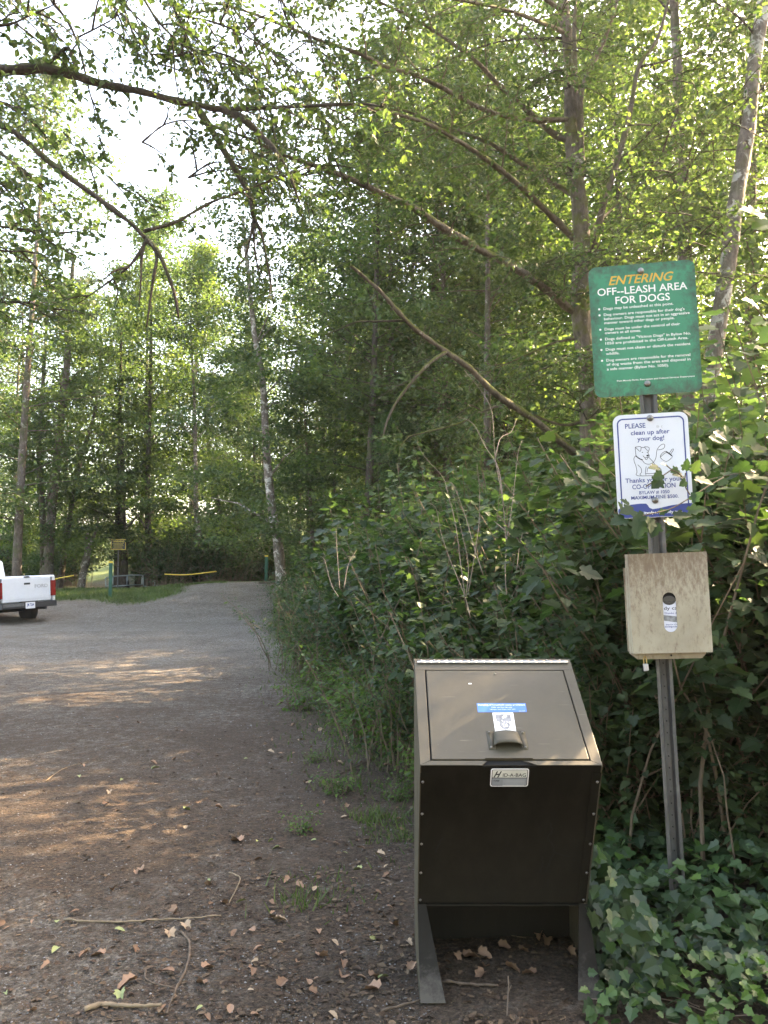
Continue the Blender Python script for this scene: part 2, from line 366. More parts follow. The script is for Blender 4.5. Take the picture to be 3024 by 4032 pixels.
def front_mat():
    m, n, l = newmat('worn_shade_toned_steel')  # base colour darkened to paint in the shade on the down-tilted front
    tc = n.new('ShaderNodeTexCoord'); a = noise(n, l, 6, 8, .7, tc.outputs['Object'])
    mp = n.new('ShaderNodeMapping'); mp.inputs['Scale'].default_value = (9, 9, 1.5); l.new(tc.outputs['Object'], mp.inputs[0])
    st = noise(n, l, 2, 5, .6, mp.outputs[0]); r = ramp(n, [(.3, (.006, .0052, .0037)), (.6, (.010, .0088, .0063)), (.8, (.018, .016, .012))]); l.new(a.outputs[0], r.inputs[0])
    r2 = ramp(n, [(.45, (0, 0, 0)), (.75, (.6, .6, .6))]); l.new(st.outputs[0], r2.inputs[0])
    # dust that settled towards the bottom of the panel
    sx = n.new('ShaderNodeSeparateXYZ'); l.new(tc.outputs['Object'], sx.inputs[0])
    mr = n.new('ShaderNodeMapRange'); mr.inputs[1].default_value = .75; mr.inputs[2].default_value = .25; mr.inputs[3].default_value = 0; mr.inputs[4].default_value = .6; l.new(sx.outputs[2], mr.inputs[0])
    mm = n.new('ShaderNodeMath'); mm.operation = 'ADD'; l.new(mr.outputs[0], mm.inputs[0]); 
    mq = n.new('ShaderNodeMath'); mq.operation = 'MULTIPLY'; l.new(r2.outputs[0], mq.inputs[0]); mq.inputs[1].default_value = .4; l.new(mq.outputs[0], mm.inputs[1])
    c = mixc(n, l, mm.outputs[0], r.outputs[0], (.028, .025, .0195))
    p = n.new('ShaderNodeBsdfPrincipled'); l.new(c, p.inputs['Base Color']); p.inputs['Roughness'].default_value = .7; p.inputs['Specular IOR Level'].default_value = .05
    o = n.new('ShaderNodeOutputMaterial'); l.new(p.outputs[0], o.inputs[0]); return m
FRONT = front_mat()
def foot_mat():
    m, n, l = newmat('dusty_steel_foot'); tc = n.new('ShaderNodeTexCoord'); a = noise(n, l, 14, 8, .75, tc.outputs['Object']); sx = n.new('ShaderNodeSeparateXYZ'); l.new(tc.outputs['Object'], sx.inputs[0])
    mr = n.new('ShaderNodeMapRange'); mr.inputs[1].default_value = .26; mr.inputs[2].default_value = .02; mr.inputs[3].default_value = -.25; mr.inputs[4].default_value = .35; l.new(sx.outputs[2], mr.inputs[0])
    ad = n.new('ShaderNodeMath'); ad.operation = 'ADD'; l.new(mr.outputs[0], ad.inputs[0]); l.new(a.outputs[0], ad.inputs[1])
    r_ = ramp(n, [(.35, (.014, .012, .009)), (.6, (.018, .0155, .0125)), (.85, (.075, .066, .056))]); l.new(ad.outputs[0], r_.inputs[0])
    p = n.new('ShaderNodeBsdfPrincipled'); l.new(r_.outputs[0], p.inputs['Base Color']); p.inputs['Roughness'].default_value = .85; p.inputs['Specular IOR Level'].default_value = .15
    o = n.new('ShaderNodeOutputMaterial'); l.new(p.outputs[0], o.inputs[0]); return m
DUSTY = foot_mat()
BLACK = plain('black_gap', (.008, .008, .008), .9, var=.1)
CHROME = plain('bright_steel', (.75, .75, .76), .3, 1.0, var=.08)
BOLT = plain('dull_bolt', (.22, .21, .2), .35, .9, var=.3)
WHITE_ST = plain('white_sticker', (.78, .78, .78), .5, var=.05)
BLUE_ST = plain('blue_sticker', (.035, .16, .55), .4, var=.05)
GREYP = plain('grey_print', (.22, .22, .23), .6, var=.5, scale=60)
BLKP = plain('black_print', (.015, .015, .018), .6, var=.1)
WHTP = plain('white_print', (.75, .75, .72), .6, var=.08)

def text_mb(lines, M, bold=0.0):
    """lines: (text, x0, baseline, width or None, cap height, shear); M maps (u, v, lift) to xyz"""
    mb = MB()
    for ln in lines:
        txt, x0, base, wd, cap = ln[:5]; sh = ln[5] if len(ln) > 5 else 0.0
        cu = bpy.data.curves.new('t', 'FONT'); cu.body = txt; cu.size = 1.0; cu.offset = bold; cu.resolution_u = 3; cu.shear = sh
        ob = bpy.data.objects.new('t', cu); me = bpy.data.meshes.new_from_object(ob)
        n = len(me.vertices)
        if n:
            co = np.zeros(n * 3, np.float32); me.vertices.foreach_get('co', co); co = co.reshape(-1, 3)
            x_0, x_1 = co[:, 0].min(), co[:, 0].max(); sy = cap / .70; sx = sy if wd is None else wd / (x_1 - x_0)
            V = [M(x0 + (c[0] - x_0) * sx, base - c[1] * sy) for c in co]
            mb.add(V, [tuple(p.vertices) for p in me.polygons])
        bpy.data.objects.remove(ob); bpy.data.curves.remove(cu); bpy.data.meshes.remove(me)
    return mb

def make_bin():
    B = thing('waste_bin', 'dark olive steel bear-proof waste bin with sloping hinged lid and blue sticker', 'waste bin', (.13, 3.04, 0))
    Wd = .66; dy, dz = .51 / .6048, .325 / .6048
    S = lambda u, v, w_=0.0: (u, v * dy - w_ * dz, .87 + v * dz + w_ * dy)          # lid plane
    fy, fz = .28 / .6531, -.59 / .6531
    Fp = lambda u, v, w_=0.0: (u, v * fy + w_ * fz, .87 + v * fz - w_ * fy)           # front plane, v downwards, w outwards
    side = [(0, .87), (.51, 1.195), (.60, 1.17), (.60, 0), (.03, 0), (.27, .27)]
    side = [(0, .866), (.51, 1.19), (.58, 1.17), (.58, -.03), (.02, -.03), (.268, .275)]
    for x0 in (0, Wd - .004):
        MB().prism(side, x0, x0 + .004, lambda a, b, c: (c, a, b)).build('side_panel', OLIVE, B)
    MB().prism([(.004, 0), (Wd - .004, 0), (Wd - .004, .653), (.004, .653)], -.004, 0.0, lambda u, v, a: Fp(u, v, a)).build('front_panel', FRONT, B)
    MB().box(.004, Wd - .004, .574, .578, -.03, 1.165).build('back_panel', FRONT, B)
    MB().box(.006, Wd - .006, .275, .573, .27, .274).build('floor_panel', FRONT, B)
    # upright corner strips of the front and the two widening feet
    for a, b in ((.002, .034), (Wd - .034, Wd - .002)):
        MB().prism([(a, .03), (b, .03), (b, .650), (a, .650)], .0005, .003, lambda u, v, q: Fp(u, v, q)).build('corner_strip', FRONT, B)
    for sx in (0, 1):
        f = MB(); X = lambda x: (Wd - x) if sx else x
        top = [(X(.001), .266, .279), (X(.033), .266, .279)]; bot = [(X(.001), .045, .02), (X(.092), .045, .02)]
        V = [top[0], top[1], bot[1], bot[0]]; V2 = [(x, y - .004, z + .003) for x, y, z in V]
        f.add(V + V2, [(0, 1, 2, 3), (7, 6, 5, 4), (0, 4, 5, 1), (1, 5, 6, 2), (2, 6, 7, 3), (3, 7, 4, 0)]).build('foot_flange', DUSTY, B)
    for u in (.011, Wd - .013):
        for v in (.069, .215, .357, .498, .635):
            c = Fp(u, v, .004); MB().lathe([(.0055, 0), (.0045, -.002), (.002, -.0035)], c, 10, 'y').build('rivet', BOLT, B, True)
    # top frame around the lid: four sheets butted
    fr = MB(); t = .003
    fr.prism([(0, 0), (.038, .022), (.040, .532), (0, .532)], 0, t, S); fr.prism([(Wd - .038, .022), (Wd, 0), (Wd, .532), (Wd - .040, .532)], 0, t, S)
    fr.prism([(0, .5321), (Wd, .5321), (Wd, .605), (0, .605)], 0, t, S)
    fr.prism([(.001, 0), (.225, 0), (.246, .0215), (.038, .0215)], 0, t, S); fr.prism([(.425, 0), (Wd - .001, 0), (Wd - .038, .0215), (.374, .0215)], 0, t, S)
    fr.build('top_frame', OLIVE, B, bevel=.0012)
    MB().prism([(.03, .003), (Wd - .03, .003), (Wd - .03, .54), (.03, .54)], -.012, -.006, S).build('inner_lip', BLACK, B)
    lid = MB().prism([(.0445, .0275), (Wd - .0435, .0275), (Wd - .0455, .5265), (.0465, .5265)], -.004, .0045, S).build('lid', OLIVE, B, bevel=.0015)
    # handle: bent sheet hood with an arched open mouth and two bolted flanges
    h = MB(); n = 10; prof = []
    for i in range(n + 1):
        a = math.pi * i / n; prof.append((.330 - .052 * math.cos(a), .030 * math.sin(a) ** .6))
    vs = [.163, .150, .125, .100, .082]; hs = [.25, .75, 1.0, 1.0, .98]; V = []
    for v, k in zip(vs, hs):
        for (u, w_) in prof: V.append(S(.330 + (u - .330) * (.85 + .18 * (1 - (v - .08) / .085)), v, .0047 + w_ * k))
    h.add(V, [(i * (n + 1) + j, i * (n + 1) + j + 1, (i + 1) * (n + 1) + j + 1, (i + 1) * (n + 1) + j) for i in range(4) for j in range(n)])
    for u0, u1 in ((.258, .284), (.378, .404)): h.prism([(u0, .075), (u1, .075), (u1, .168), (u0, .168)], .0047, .0067, S)
    ho = h.build('handle', OLIVE, lid, True); so = ho.modifiers.new('solid', 'SOLIDIFY'); so.thickness = .002
    for u, v in ((.267, .160), (.267, .084), (.394, .160), (.394, .084)): MB().lathe([(.005, .0), (.0045, .004), (.002, .005)], S(u, v, .0067), 8, 'z').build('nut', BOLT, lid)
    MB().lathe([(.0045, .0), (.004, .003), (.002, .004)], S(.331, .503, .0047), 8, 'z').build('nut', BOLT, lid)
    MB().prism([(.238, .0275), (.4120, .0275), (.372, .034), (.278, .034)], .0046, .010, S).build('latch_lip', OLIVE, lid)
    MB().prism([(.229, -.002), (.421, -.002), (.372, .026), (.248, .026)], -.005, -.0042, S).build('latch_recess', BLACK, B)
    # stickers
    blue = MB().prism([(.237, .275), (.428, .276), (.430, .3255), (.237, .3255)], .0046, .0052, S).build('blue_sticker', BLUE_ST, lid)
    Ms = lambda u, v: S(.237 + u, .3255 - v, .0056)
    text_mb([('Dumping of household waste prohibited', .004, .0135, .184, .0085)], Ms, .012).build('lettering', WHTP, blue)
    text_mb([('Public use litter bin only', .055, .0265, .082, .0065, .3), ('Offenders fined. Bylaw 2470, 2475', .048, .038, .10, .005), ('604 469', .16, .047, .024, .004)], Ms).build('lettering', WHTP, blue)
    wh = MB().prism([(.292, .168), (.371, .169), (.3735, .272), (.293, .2715)], .0046, .0051, S).build('white_sticker', WHITE_ST, lid)
    g = MB(); rr = random.Random(3)
    shield = [(.303, .26), (.33, .263), (.36, .26), (.363, .225), (.352, .222), (.353, .2), (.345, .183), (.332, .176), (.32, .185), (.312, .2), (.313, .222), (.303, .225)]
    g.prism(shield, .0053, .0056, S); g.build('emblem', GREYP, wh)
    g = MB()
    for k in range(16):
        u = rr.uniform(.318, .345); v = rr.uniform(.19, .25); a = rr.uniform(.002, .006); b = rr.uniform(.003, .012)
        g.prism([(u, v), (u + a, v), (u + a * .6, v + b), (u - .001, v + b * .8)], .0058, .0060, S)
    g.build('emblem_highlight', WHITE_ST, wh)
    MB().prism([(.214, .440), (.228, .4405), (.227, .446), (.216, .4465)], .0047, .0052, S).build('paint_chip', WHITE_ST, lid)
    # piano hinge
    hg = MB(); k = 20
    for i in range(k):
        a, b = .012 + .636 * i / k, .012 + .636 * (i + 1) / k - .0012
        hg.tube([S(a, .577, .008), S(b, .577, .008)], .0058, 10)
    hg.build('hinge', CHROME, B, True)
    for u in (.028, .082, .135, .244, .4, .507, .56, .614): MB().lathe([(.0055, -.003), (.005, .004), (.002, .006)], S(u, .592, .004), 8, 'z').build('hinge_bolt', BOLT, B)
    # rear ledge strip
    MB().box(-.002, Wd + .002, .512, .583, 1.176, 1.190).build('rear_ledge', OLIVE, B, bevel=.002)
    # badge
    Mb = lambda u, v: Fp(.257 + u, .010 + v, .0052)
    def rr2(x0, x1, y0, y1, r):
        o = []
        for cx, cyy, a0 in ((x1 - r, y0 + r, -90), (x1 - r, y1 - r, 0), (x0 + r, y1 - r, 90), (x0 + r, y0 + r, 180)):
            for i in range(5): a = math.radians(a0 + 22.5 * i); o.append((cx + r * math.cos(a), cyy + r * math.sin(a)))
        return o
    bd = MB().prism(rr2(.257, .395, .010, .089, .008), .003, .0045, Fp).build('badge', WHITE_ST, B)
    MB().prism(rr2(.2605, .3915, .0135, .0855, .006), .0047, .0049, Fp).build('badge_border', BLKP, bd)
    MB().prism(rr2(.263, .389, .0155, .049, .003), .0049, .0051, Fp).build('badge_top', plain('badge_cream', (.55, .55, .5), .5), bd)
    MB().prism(rr2(.263, .389, .052, .083, .003), .0049, .0051, Fp).build('badge_bottom', plain('badge_grey', (.22, .24, .26), .5, var=.3), bd)
    text_mb([('ID-A-BAG', .044, .035, .084, .015)], Mb, .012).build('lettering', BLKP, bd)
    text_mb([('H', .010, .037, .030, .026, .55)], Mb, .03).build('initial', BLKP, bd)
    text_mb([('HABI', .012, .056, .020, .007), ], Mb, .02).build('lettering', BLKP, bd)
    ml = MB()
    for i in range(5): ml.ribbon([(.045, .050 + .006 * i), (.125, .050 + .006 * i)], .0018, Mb)
    ml.build('fine_print', plain('fine_print', (.38, .4, .42), .6), bd)
    # dried drips on the front
    dr = MB(); dm = lambda u, v: Fp(u, v, .0008)
    for pts in ([(.49, .26), (.50, .30), (.485, .33), (.505, .36), (.515, .40), (.505, .43), (.50, .46)], [(.515, .40), (.55, .415), (.58, .425)], [(.47, .42), (.475, .46), (.468, .50)], [(.50, .46), (.49, .50)], [(.50, .53), (.505, .57)], [(.09, .33), (.075, .37), (.065, .40)]):
        p = smooth_path(np.array(pts), 6); p[:, 0] += .003 * np.sin(np.arange(len(p)) * 1.9); dr.ribbon(p, .0045, dm)
    dr.build('stain_pattern', plain('dark_stain', (.003, .0028, .0024), .9), B)
    return B
make_bin()

# ------------------------------------------------------------------ sign post, signs, bag dispenser
def galv():
    m, n, l = newmat('weathered_galvanised')
    tc = n.new('ShaderNodeTexCoord'); mp = n.new('ShaderNodeMapping'); mp.inputs['Scale'].default_value = (1, 1, .15); l.new(tc.outputs['Object'], mp.inputs[0])
    a = noise(n, l, 30, 6, .7, mp.outputs[0]); b = noise(n, l, 14, 5, .6, tc.outputs['Object'])
    r = ramp(n, [(.3, (.06, .057, .054)), (.7, (.15, .145, .14))]); l.new(a.outputs[0], r.inputs[0])
    r2 = ramp(n, [(.55, (0, 0, 0)), (.7, (.5, .5, .5))]); l.new(b.outputs[0], r2.inputs[0])
    c = mixc(n, l, r2.outputs[0], r.outputs[0], (.21, .20, .195))
    p = n.new('ShaderNodeBsdfPrincipled'); l.new(c, p.inputs['Base Color']); p.inputs['Roughness'].default_value = .55; p.inputs['Metallic'].default_value = .35
    o = n.new('ShaderNodeOutputMaterial'); l.new(p.outputs[0], o.inputs[0]); return m
GALV = galv()
def green_mat():
    m, n, l = newmat('green_sign_face')
    tc = n.new('ShaderNodeTexCoord'); co = tc.outputs['Object']
    a = noise(n, l, 5, 5, .6, co); r = ramp(n, [(.3, (.010, .165, .085)), (.7, (.022, .24, .122))]); l.new(a.outputs[0], r.inputs[0])
    d = noise(n, l, 26, 8, .75, co, .3)
    sx = n.new('ShaderNodeSeparateXYZ'); l.new(co, sx.inputs[0])          # algae along the lower and side edges
    def absdist(o, c, lo, hi):
        s = n.new('ShaderNodeMath'); s.operation = 'SUBTRACT'; l.new(o, s.inputs[0]); s.inputs[1].default_value = c
        q = n.new('ShaderNodeMath'); q.operation = 'ABSOLUTE'; l.new(s.outputs[0], q.inputs[0])
        mr = n.new('ShaderNodeMapRange'); mr.inputs[1].default_value = lo; mr.inputs[2].default_value = hi; l.new(q.outputs[0], mr.inputs[0]); return mr.outputs[0]
    e1 = absdist(sx.outputs[0], 0, .15, .235); e2 = absdist(sx.outputs[2], 0, .2, .30)
    mx = n.new('ShaderNodeMath'); mx.operation = 'MAXIMUM'; l.new(e1, mx.inputs[0]); l.new(e2, mx.inputs[1])
    s = n.new('ShaderNodeMath'); s.operation = 'MULTIPLY_ADD'; l.new(mx.outputs[0], s.inputs[0]); s.inputs[1].default_value = .28; l.new(d.outputs[0], s.inputs[2])
    r2 = ramp(n, [(.58, (0, 0, 0)), (.85, (.8, .8, .8))]); l.new(s.outputs[0], r2.inputs[0])
    c = mixc(n, l, r2.outputs[0], r.outputs[0], (.035, .04, .028))
    p = n.new('ShaderNodeBsdfPrincipled'); l.new(c, p.inputs['Base Color']); p.inputs['Roughness'].default_value = .35
    o = n.new('ShaderNodeOutputMaterial'); l.new(p.outputs[0], o.inputs[0]); return m
def box_mat():
    m, n, l = newmat('stained_tan_box')
    tc = n.new('ShaderNodeTexCoord'); co = tc.outputs['Object']
    a = noise(n, l, 6, 6, .65, co); r = ramp(n, [(.3, (.29, .245, .175)), (.7, (.39, .34, .25))]); l.new(a.outputs[0], r.inputs[0])
    mp = n.new('ShaderNodeMapping'); mp.inputs['Scale'].default_value = (1, 1, .35); l.new(co, mp.inputs[0])
    d = noise(n, l, 42, 9, .8, mp.outputs[0]); sx = n.new('ShaderNodeSeparateXYZ'); l.new(co, sx.inputs[0])
    mr = n.new('ShaderNodeMapRange'); mr.inputs[1].default_value = -.05; mr.inputs[2].default_value = .22; mr.inputs[3].default_value = -.02; mr.inputs[4].default_value = .17; l.new(sx.outputs[2], mr.inputs[0])
    s = n.new('ShaderNodeMath'); s.operation = 'ADD'; l.new(d.outputs[0], s.inputs[0]); l.new(mr.outputs[0], s.inputs[1])
    r2 = ramp(n, [(.49, (0, 0, 0)), (.68, (.85, .85, .85))]); l.new(s.outputs[0], r2.inputs[0])
    c = mixc(n, l, r2.outputs[0], r.outputs[0], (.15, .095, .06))
    p = n.new('ShaderNodeBsdfPrincipled'); l.new(c, p.inputs['Base Color']); p.inputs['Roughness'].default_value = .6
    o = n.new('ShaderNodeOutputMaterial'); l.new(p.outputs[0], o.inputs[0]); return m
NAVY = plain('navy_print', (.035, .055, .22), .5, var=.08)
YEL = plain('yellow_print', (.60, .36, .05), .5, var=.12)
SIGNW = plain('white_sign_face', (.64, .65, .70), .35, var=.03)

def rrect(w_, h_, r, n=6):
    o = []
    for cx, cz, a0 in ((w_ / 2 - r, -h_ / 2 + r, -90), (w_ / 2 - r, h_ / 2 - r, 0), (-w_ / 2 + r, h_ / 2 - r, 90), (-w_ / 2 + r, -h_ / 2 + r, 180)):
        for i in range(n + 1): a = math.radians(a0 + 90 / n * i); o.append((cx + r * math.cos(a), cz + r * math.sin(a)))
    return o
pb, pt = at(2664, 3480, 3.70), at(2520, 1058, 3.70)
lean = math.atan2(pb[0] - pt[0], pt[2] - pb[2])
post_base = (pb[0] + math.tan(lean) * pb[2], 3.70, 0.0)
POST_ROT = (Matrix.Rotation(-lean, 4, 'Y') @ Matrix.Rotation(math.radians(-8), 4, 'Z')).to_euler()
def make_signpost():
    T = thing('sign_post', 'leaning grey steel channel post carrying a green and a white dog sign', 'sign post', post_base, POST_ROT)
    # hat-section channel: open face towards the viewer
    prof = [(-.034, -.012), (-.022, -.012), (-.013, .012), (.013, .012), (.022, -.012), (.034, -.012), (.034, -.015), (.0205, -.015), (.0115, .009), (-.0115, .009), (-.0205, -.015), (-.034, -.015)]
    def chan(z0, z1, s, dy_):
        P_ = prof; n = len(P_); mb = MB(); V = [(x * s, y + dy_, z0) for x, y in P_] + [(x * s, y + dy_, z1) for x, y in P_]
        faces = [(i, (i + 1) % n, n + (i + 1) % n, n + i) for i in range(n)]
        return mb.add(V, faces)
    chan(-.1, 2.96, 1.0, 0.0).build('post_channel', GALV, T)
    chan(1.62, 2.97, 1.12, -.0035).build('post_extension', GALV, T)
    for z in np.arange(.35, 1.2, .0508):
        MB().prism([(.003 * math.cos(a), z + .003 * math.sin(a)) for a in np.linspace(0, 2 * math.pi, 8, endpoint=False)], .0085, .0045, lambda u, v, a: (u, a, v)).build('bolt_hole', BLACK, T)
    # green sign
    zc = 2.668; Gw, Gh = .47, .605
    g = MB().prism(rrect(Gw, Gh, .035), -.0012, .0012, lambda u, v, a: (u, a, v)).build('green_sign', green_mat(), T)
    g.location = (0, -.022, zc); g['label'] = 'green sign with yellow and white lettering about the off-leash dog area'
    M = lambda u, v: (-Gw / 2 + u, -.0018, Gh / 2 - v)
    text_mb([('ENTERING', .088, .088, .288, .040, .32)], M, .016).build('lettering', YEL, g)
    L = [('OFF--LEASH AREA', .036, .1345, .396, .0335), ('FOR DOGS', .114, .1785, .240, .0335)]
    text_mb(L, M, .012).build('lettering', WHTP, g)
    rows = [('Dogs may be unleashed at this point.', .202, .308), ("Dog owners are responsible for their dog's", .230, .355), ('behaviour. Dogs must not act in an aggressive', .2495, .376),
            ('manner toward other dogs or people.', .268, .309), ('Dogs must be under the control of their', .297, .332), ('owners at all times.', .3145, .160), ('Dogs defined as "Vicious Dogs" in Bylaw No.', .343, .375),
            ('1050 are prohibited in the Off-Leash Area.', .363, .363), ('Dogs must not chase or disturb the resident', .391, .371), ('wildlife.', .411, .059),
            ('Dog owners are responsible for the removal', .441, .3675), ('of dog waste from the area and disposal in', .461, .367), ('a safe manner (Bylaw No. 1050).', .482, .272)]
    bl = text_mb([(t, .059, b, wd, .0120) for t, b, wd in rows], M, .012)
    text_mb([('Port Moody Parks, Recreation and Cultural Services Department', .101, .537, .339, .0070)], M, .012).build('lettering', WHTP, g)
    for i in (0, 1, 4, 6, 8, 10):
        b = rows[i][1] - .005; bl.add([M(.040 + .0048 * math.cos(a), b + .0048 * math.sin(a)) for a in np.linspace(0, 2 * math.pi, 12, endpoint=False)], [tuple(range(12))])
    bl.build('lettering', WHTP, g)
    dome = [(.0150, 0), (.0145, -.004), (.0120, -.008), (.0080, -.0108), (.0035, -.012)]
    for z in (.268, -.252):
        MB().lathe(dome, (-.002, -.0013, z), 20, 'y').build('bolt', BOLT, g, True)
    # white sign
    zc = 2.045; Ww, Wh = .327, .468
    s = MB().prism(rrect(Ww, Wh, .036), -.0012, .0012, lambda u, v, a: (u, a, v)).build('white_sign', SIGNW, T)
    s.location = (0, -.024, zc); s['label'] = 'white sign with navy border asking to clean up after your dog'
    K = .327 / 935
    def W2(x, y): return ((x - 200 - (y - 250) * .045) * K, (y - 250 + .055 * (x - 200)) * K)
    M = lambda u, v: (-Ww / 2 + u, -.0018, Wh / 2 - v)
    o = rrect(Ww - .034, Wh - .034, .026, 6); i_ = rrect(Ww - .046, Wh - .046, .021, 6)
    b = MB(); n = len(o)
    keep = [k for k in range(n) if True]
    V = [(u, -.0018, v) for u, v in o] + [(u, -.0018, v) for u, v in i_]
    b.add(V, [(k, (k + 1) % n, n + (k + 1) % n, n + k) for k in range(n) if not (o[k][1] < -.19 and o[(k + 1) % n][1] < -.19)])
    b.build('border', NAVY, s)
    text_mb([('PLEASE', .053, .0625, .089, .0215), ('clean up after', .076, .0935, .169, .020), ('your dog!', .103, .1215, .117, .020)], M, .014).build('lettering', NAVY, s)
    text_mb([('Thanks you for your', .040, .3085, .248, .020),
             ('CO-OPERATION', .069, .338, .187, .0205), ('BYLAW # 1050', .098, .3625, .131, .0145), ('MAXIMUM FINE $500.', .062, .3845, .204, .0150)], M, .014).build('lettering', NAVY, s)
    text_mb([('B (', .19, .066, .026, .010)], M).build('lettering', plain('faded_print', (.4, .4, .42), .6), s)
    bp = [(.004, .425), (.03, .414), (.06, .407), (.10, .404), (.125, .405), (.132, .413), (.138, .424), (.152, .431), (.18, .428), (.23, .418), (.28, .412), (.323, .411)]
    lo = rrect(Ww - .004, Wh - .004, .034, 6); V = [M(u, v) for u, v in bp]
    arc = [( -x, z) for x, z in lo if z < -.19]; arc = sorted([(x, z) for x, z in lo if z < -.19], key=lambda q: -q[0])
    V += [(x, -.0018, z) for x, z in arc]
    MB().add(V, [tuple(range(len(V)))]).build('wave_band', NAVY, s)
    M3 = lambda u, v: (-Ww / 2 + u, -.0022, Wh / 2 - v)
    text_mb([('www.cityofportmoody.com', .056, .452, .222, .0125)], M3, .018).build('lettering', WHTP, s)
    d = MB(); M2 = lambda u, v: M(u, v)
    strokes = [[(480, 660), (548, 652), (552, 690), (540, 715), (505, 682), (482, 662)], [(550, 665), (590, 662), (600, 654)], [(600, 654), (650, 662), (653, 695), (640, 710), (612, 680), (598, 660)],
        [(482, 662), (485, 715), (490, 770)], [(645, 708), (640, 742), (655, 765), (648, 790)], [(575, 770), (600, 798), (612, 820), (630, 812), (632, 790)], [(648, 790), (625, 792), (600, 798)],
        [(488, 770), (465, 800), (468, 850), (487, 900), (500, 980), (488, 1012), (520, 1030), (600, 1030)], [(510, 885), (550, 930), (556, 985), (536, 1008), (552, 1026)], [(612, 1022), (604, 980), (615, 910)],
        [(625, 980), (635, 930), (682, 900)], [(600, 1030), (700, 1025), (760, 1010), (795, 975), (802, 950)], [(610, 998), (660, 1000), (722, 992), (740, 970)], [(570, 832), (600, 868), (650, 880), (705, 855), (738, 790), (750, 700), (788, 642), (830, 620), (848, 640), (828, 680), (760, 697)],
        [(650, 792), (705, 855), (735, 910)], [(860, 712), (935, 770), (925, 802), (860, 845), (790, 790), (818, 735), (860, 712)], [(790, 788), (868, 728), (932, 770)], [(903, 737), (938, 687), (955, 692), (920, 748)], [(690, 905), (720, 900), (780, 925), (800, 955)]]
    for st in strokes: d.ribbon([W2(*p) for p in (smooth_path(np.array(st), 3))], .0022, M2)
    d.ribbon([W2(*p) for p in smooth_path(np.array([(486, 768), (520, 800), (572, 826)]), 3)], .0045, M2)
    d.ribbon([W2(*p) for p in [(862, 716), (900, 742), (934, 772)]], .0055, M2)
    for (x, y, r) in ((634, 769, 16), (570, 727, 8), (630, 727, 7)):
        d.add([M2(*W2(x + r * math.cos(a), y + r * .7 * math.sin(a))) for a in np.linspace(0, 2 * math.pi, 10, endpoint=False)], [tuple(range(10))])
    d.build('dog_drawing', BLKP, s)
    for z in (.213, -.158):
        MB().lathe(dome, (.001, -.0013, z), 20, 'y').build('bolt', BOLT, s, True)
    return T
make_signpost()

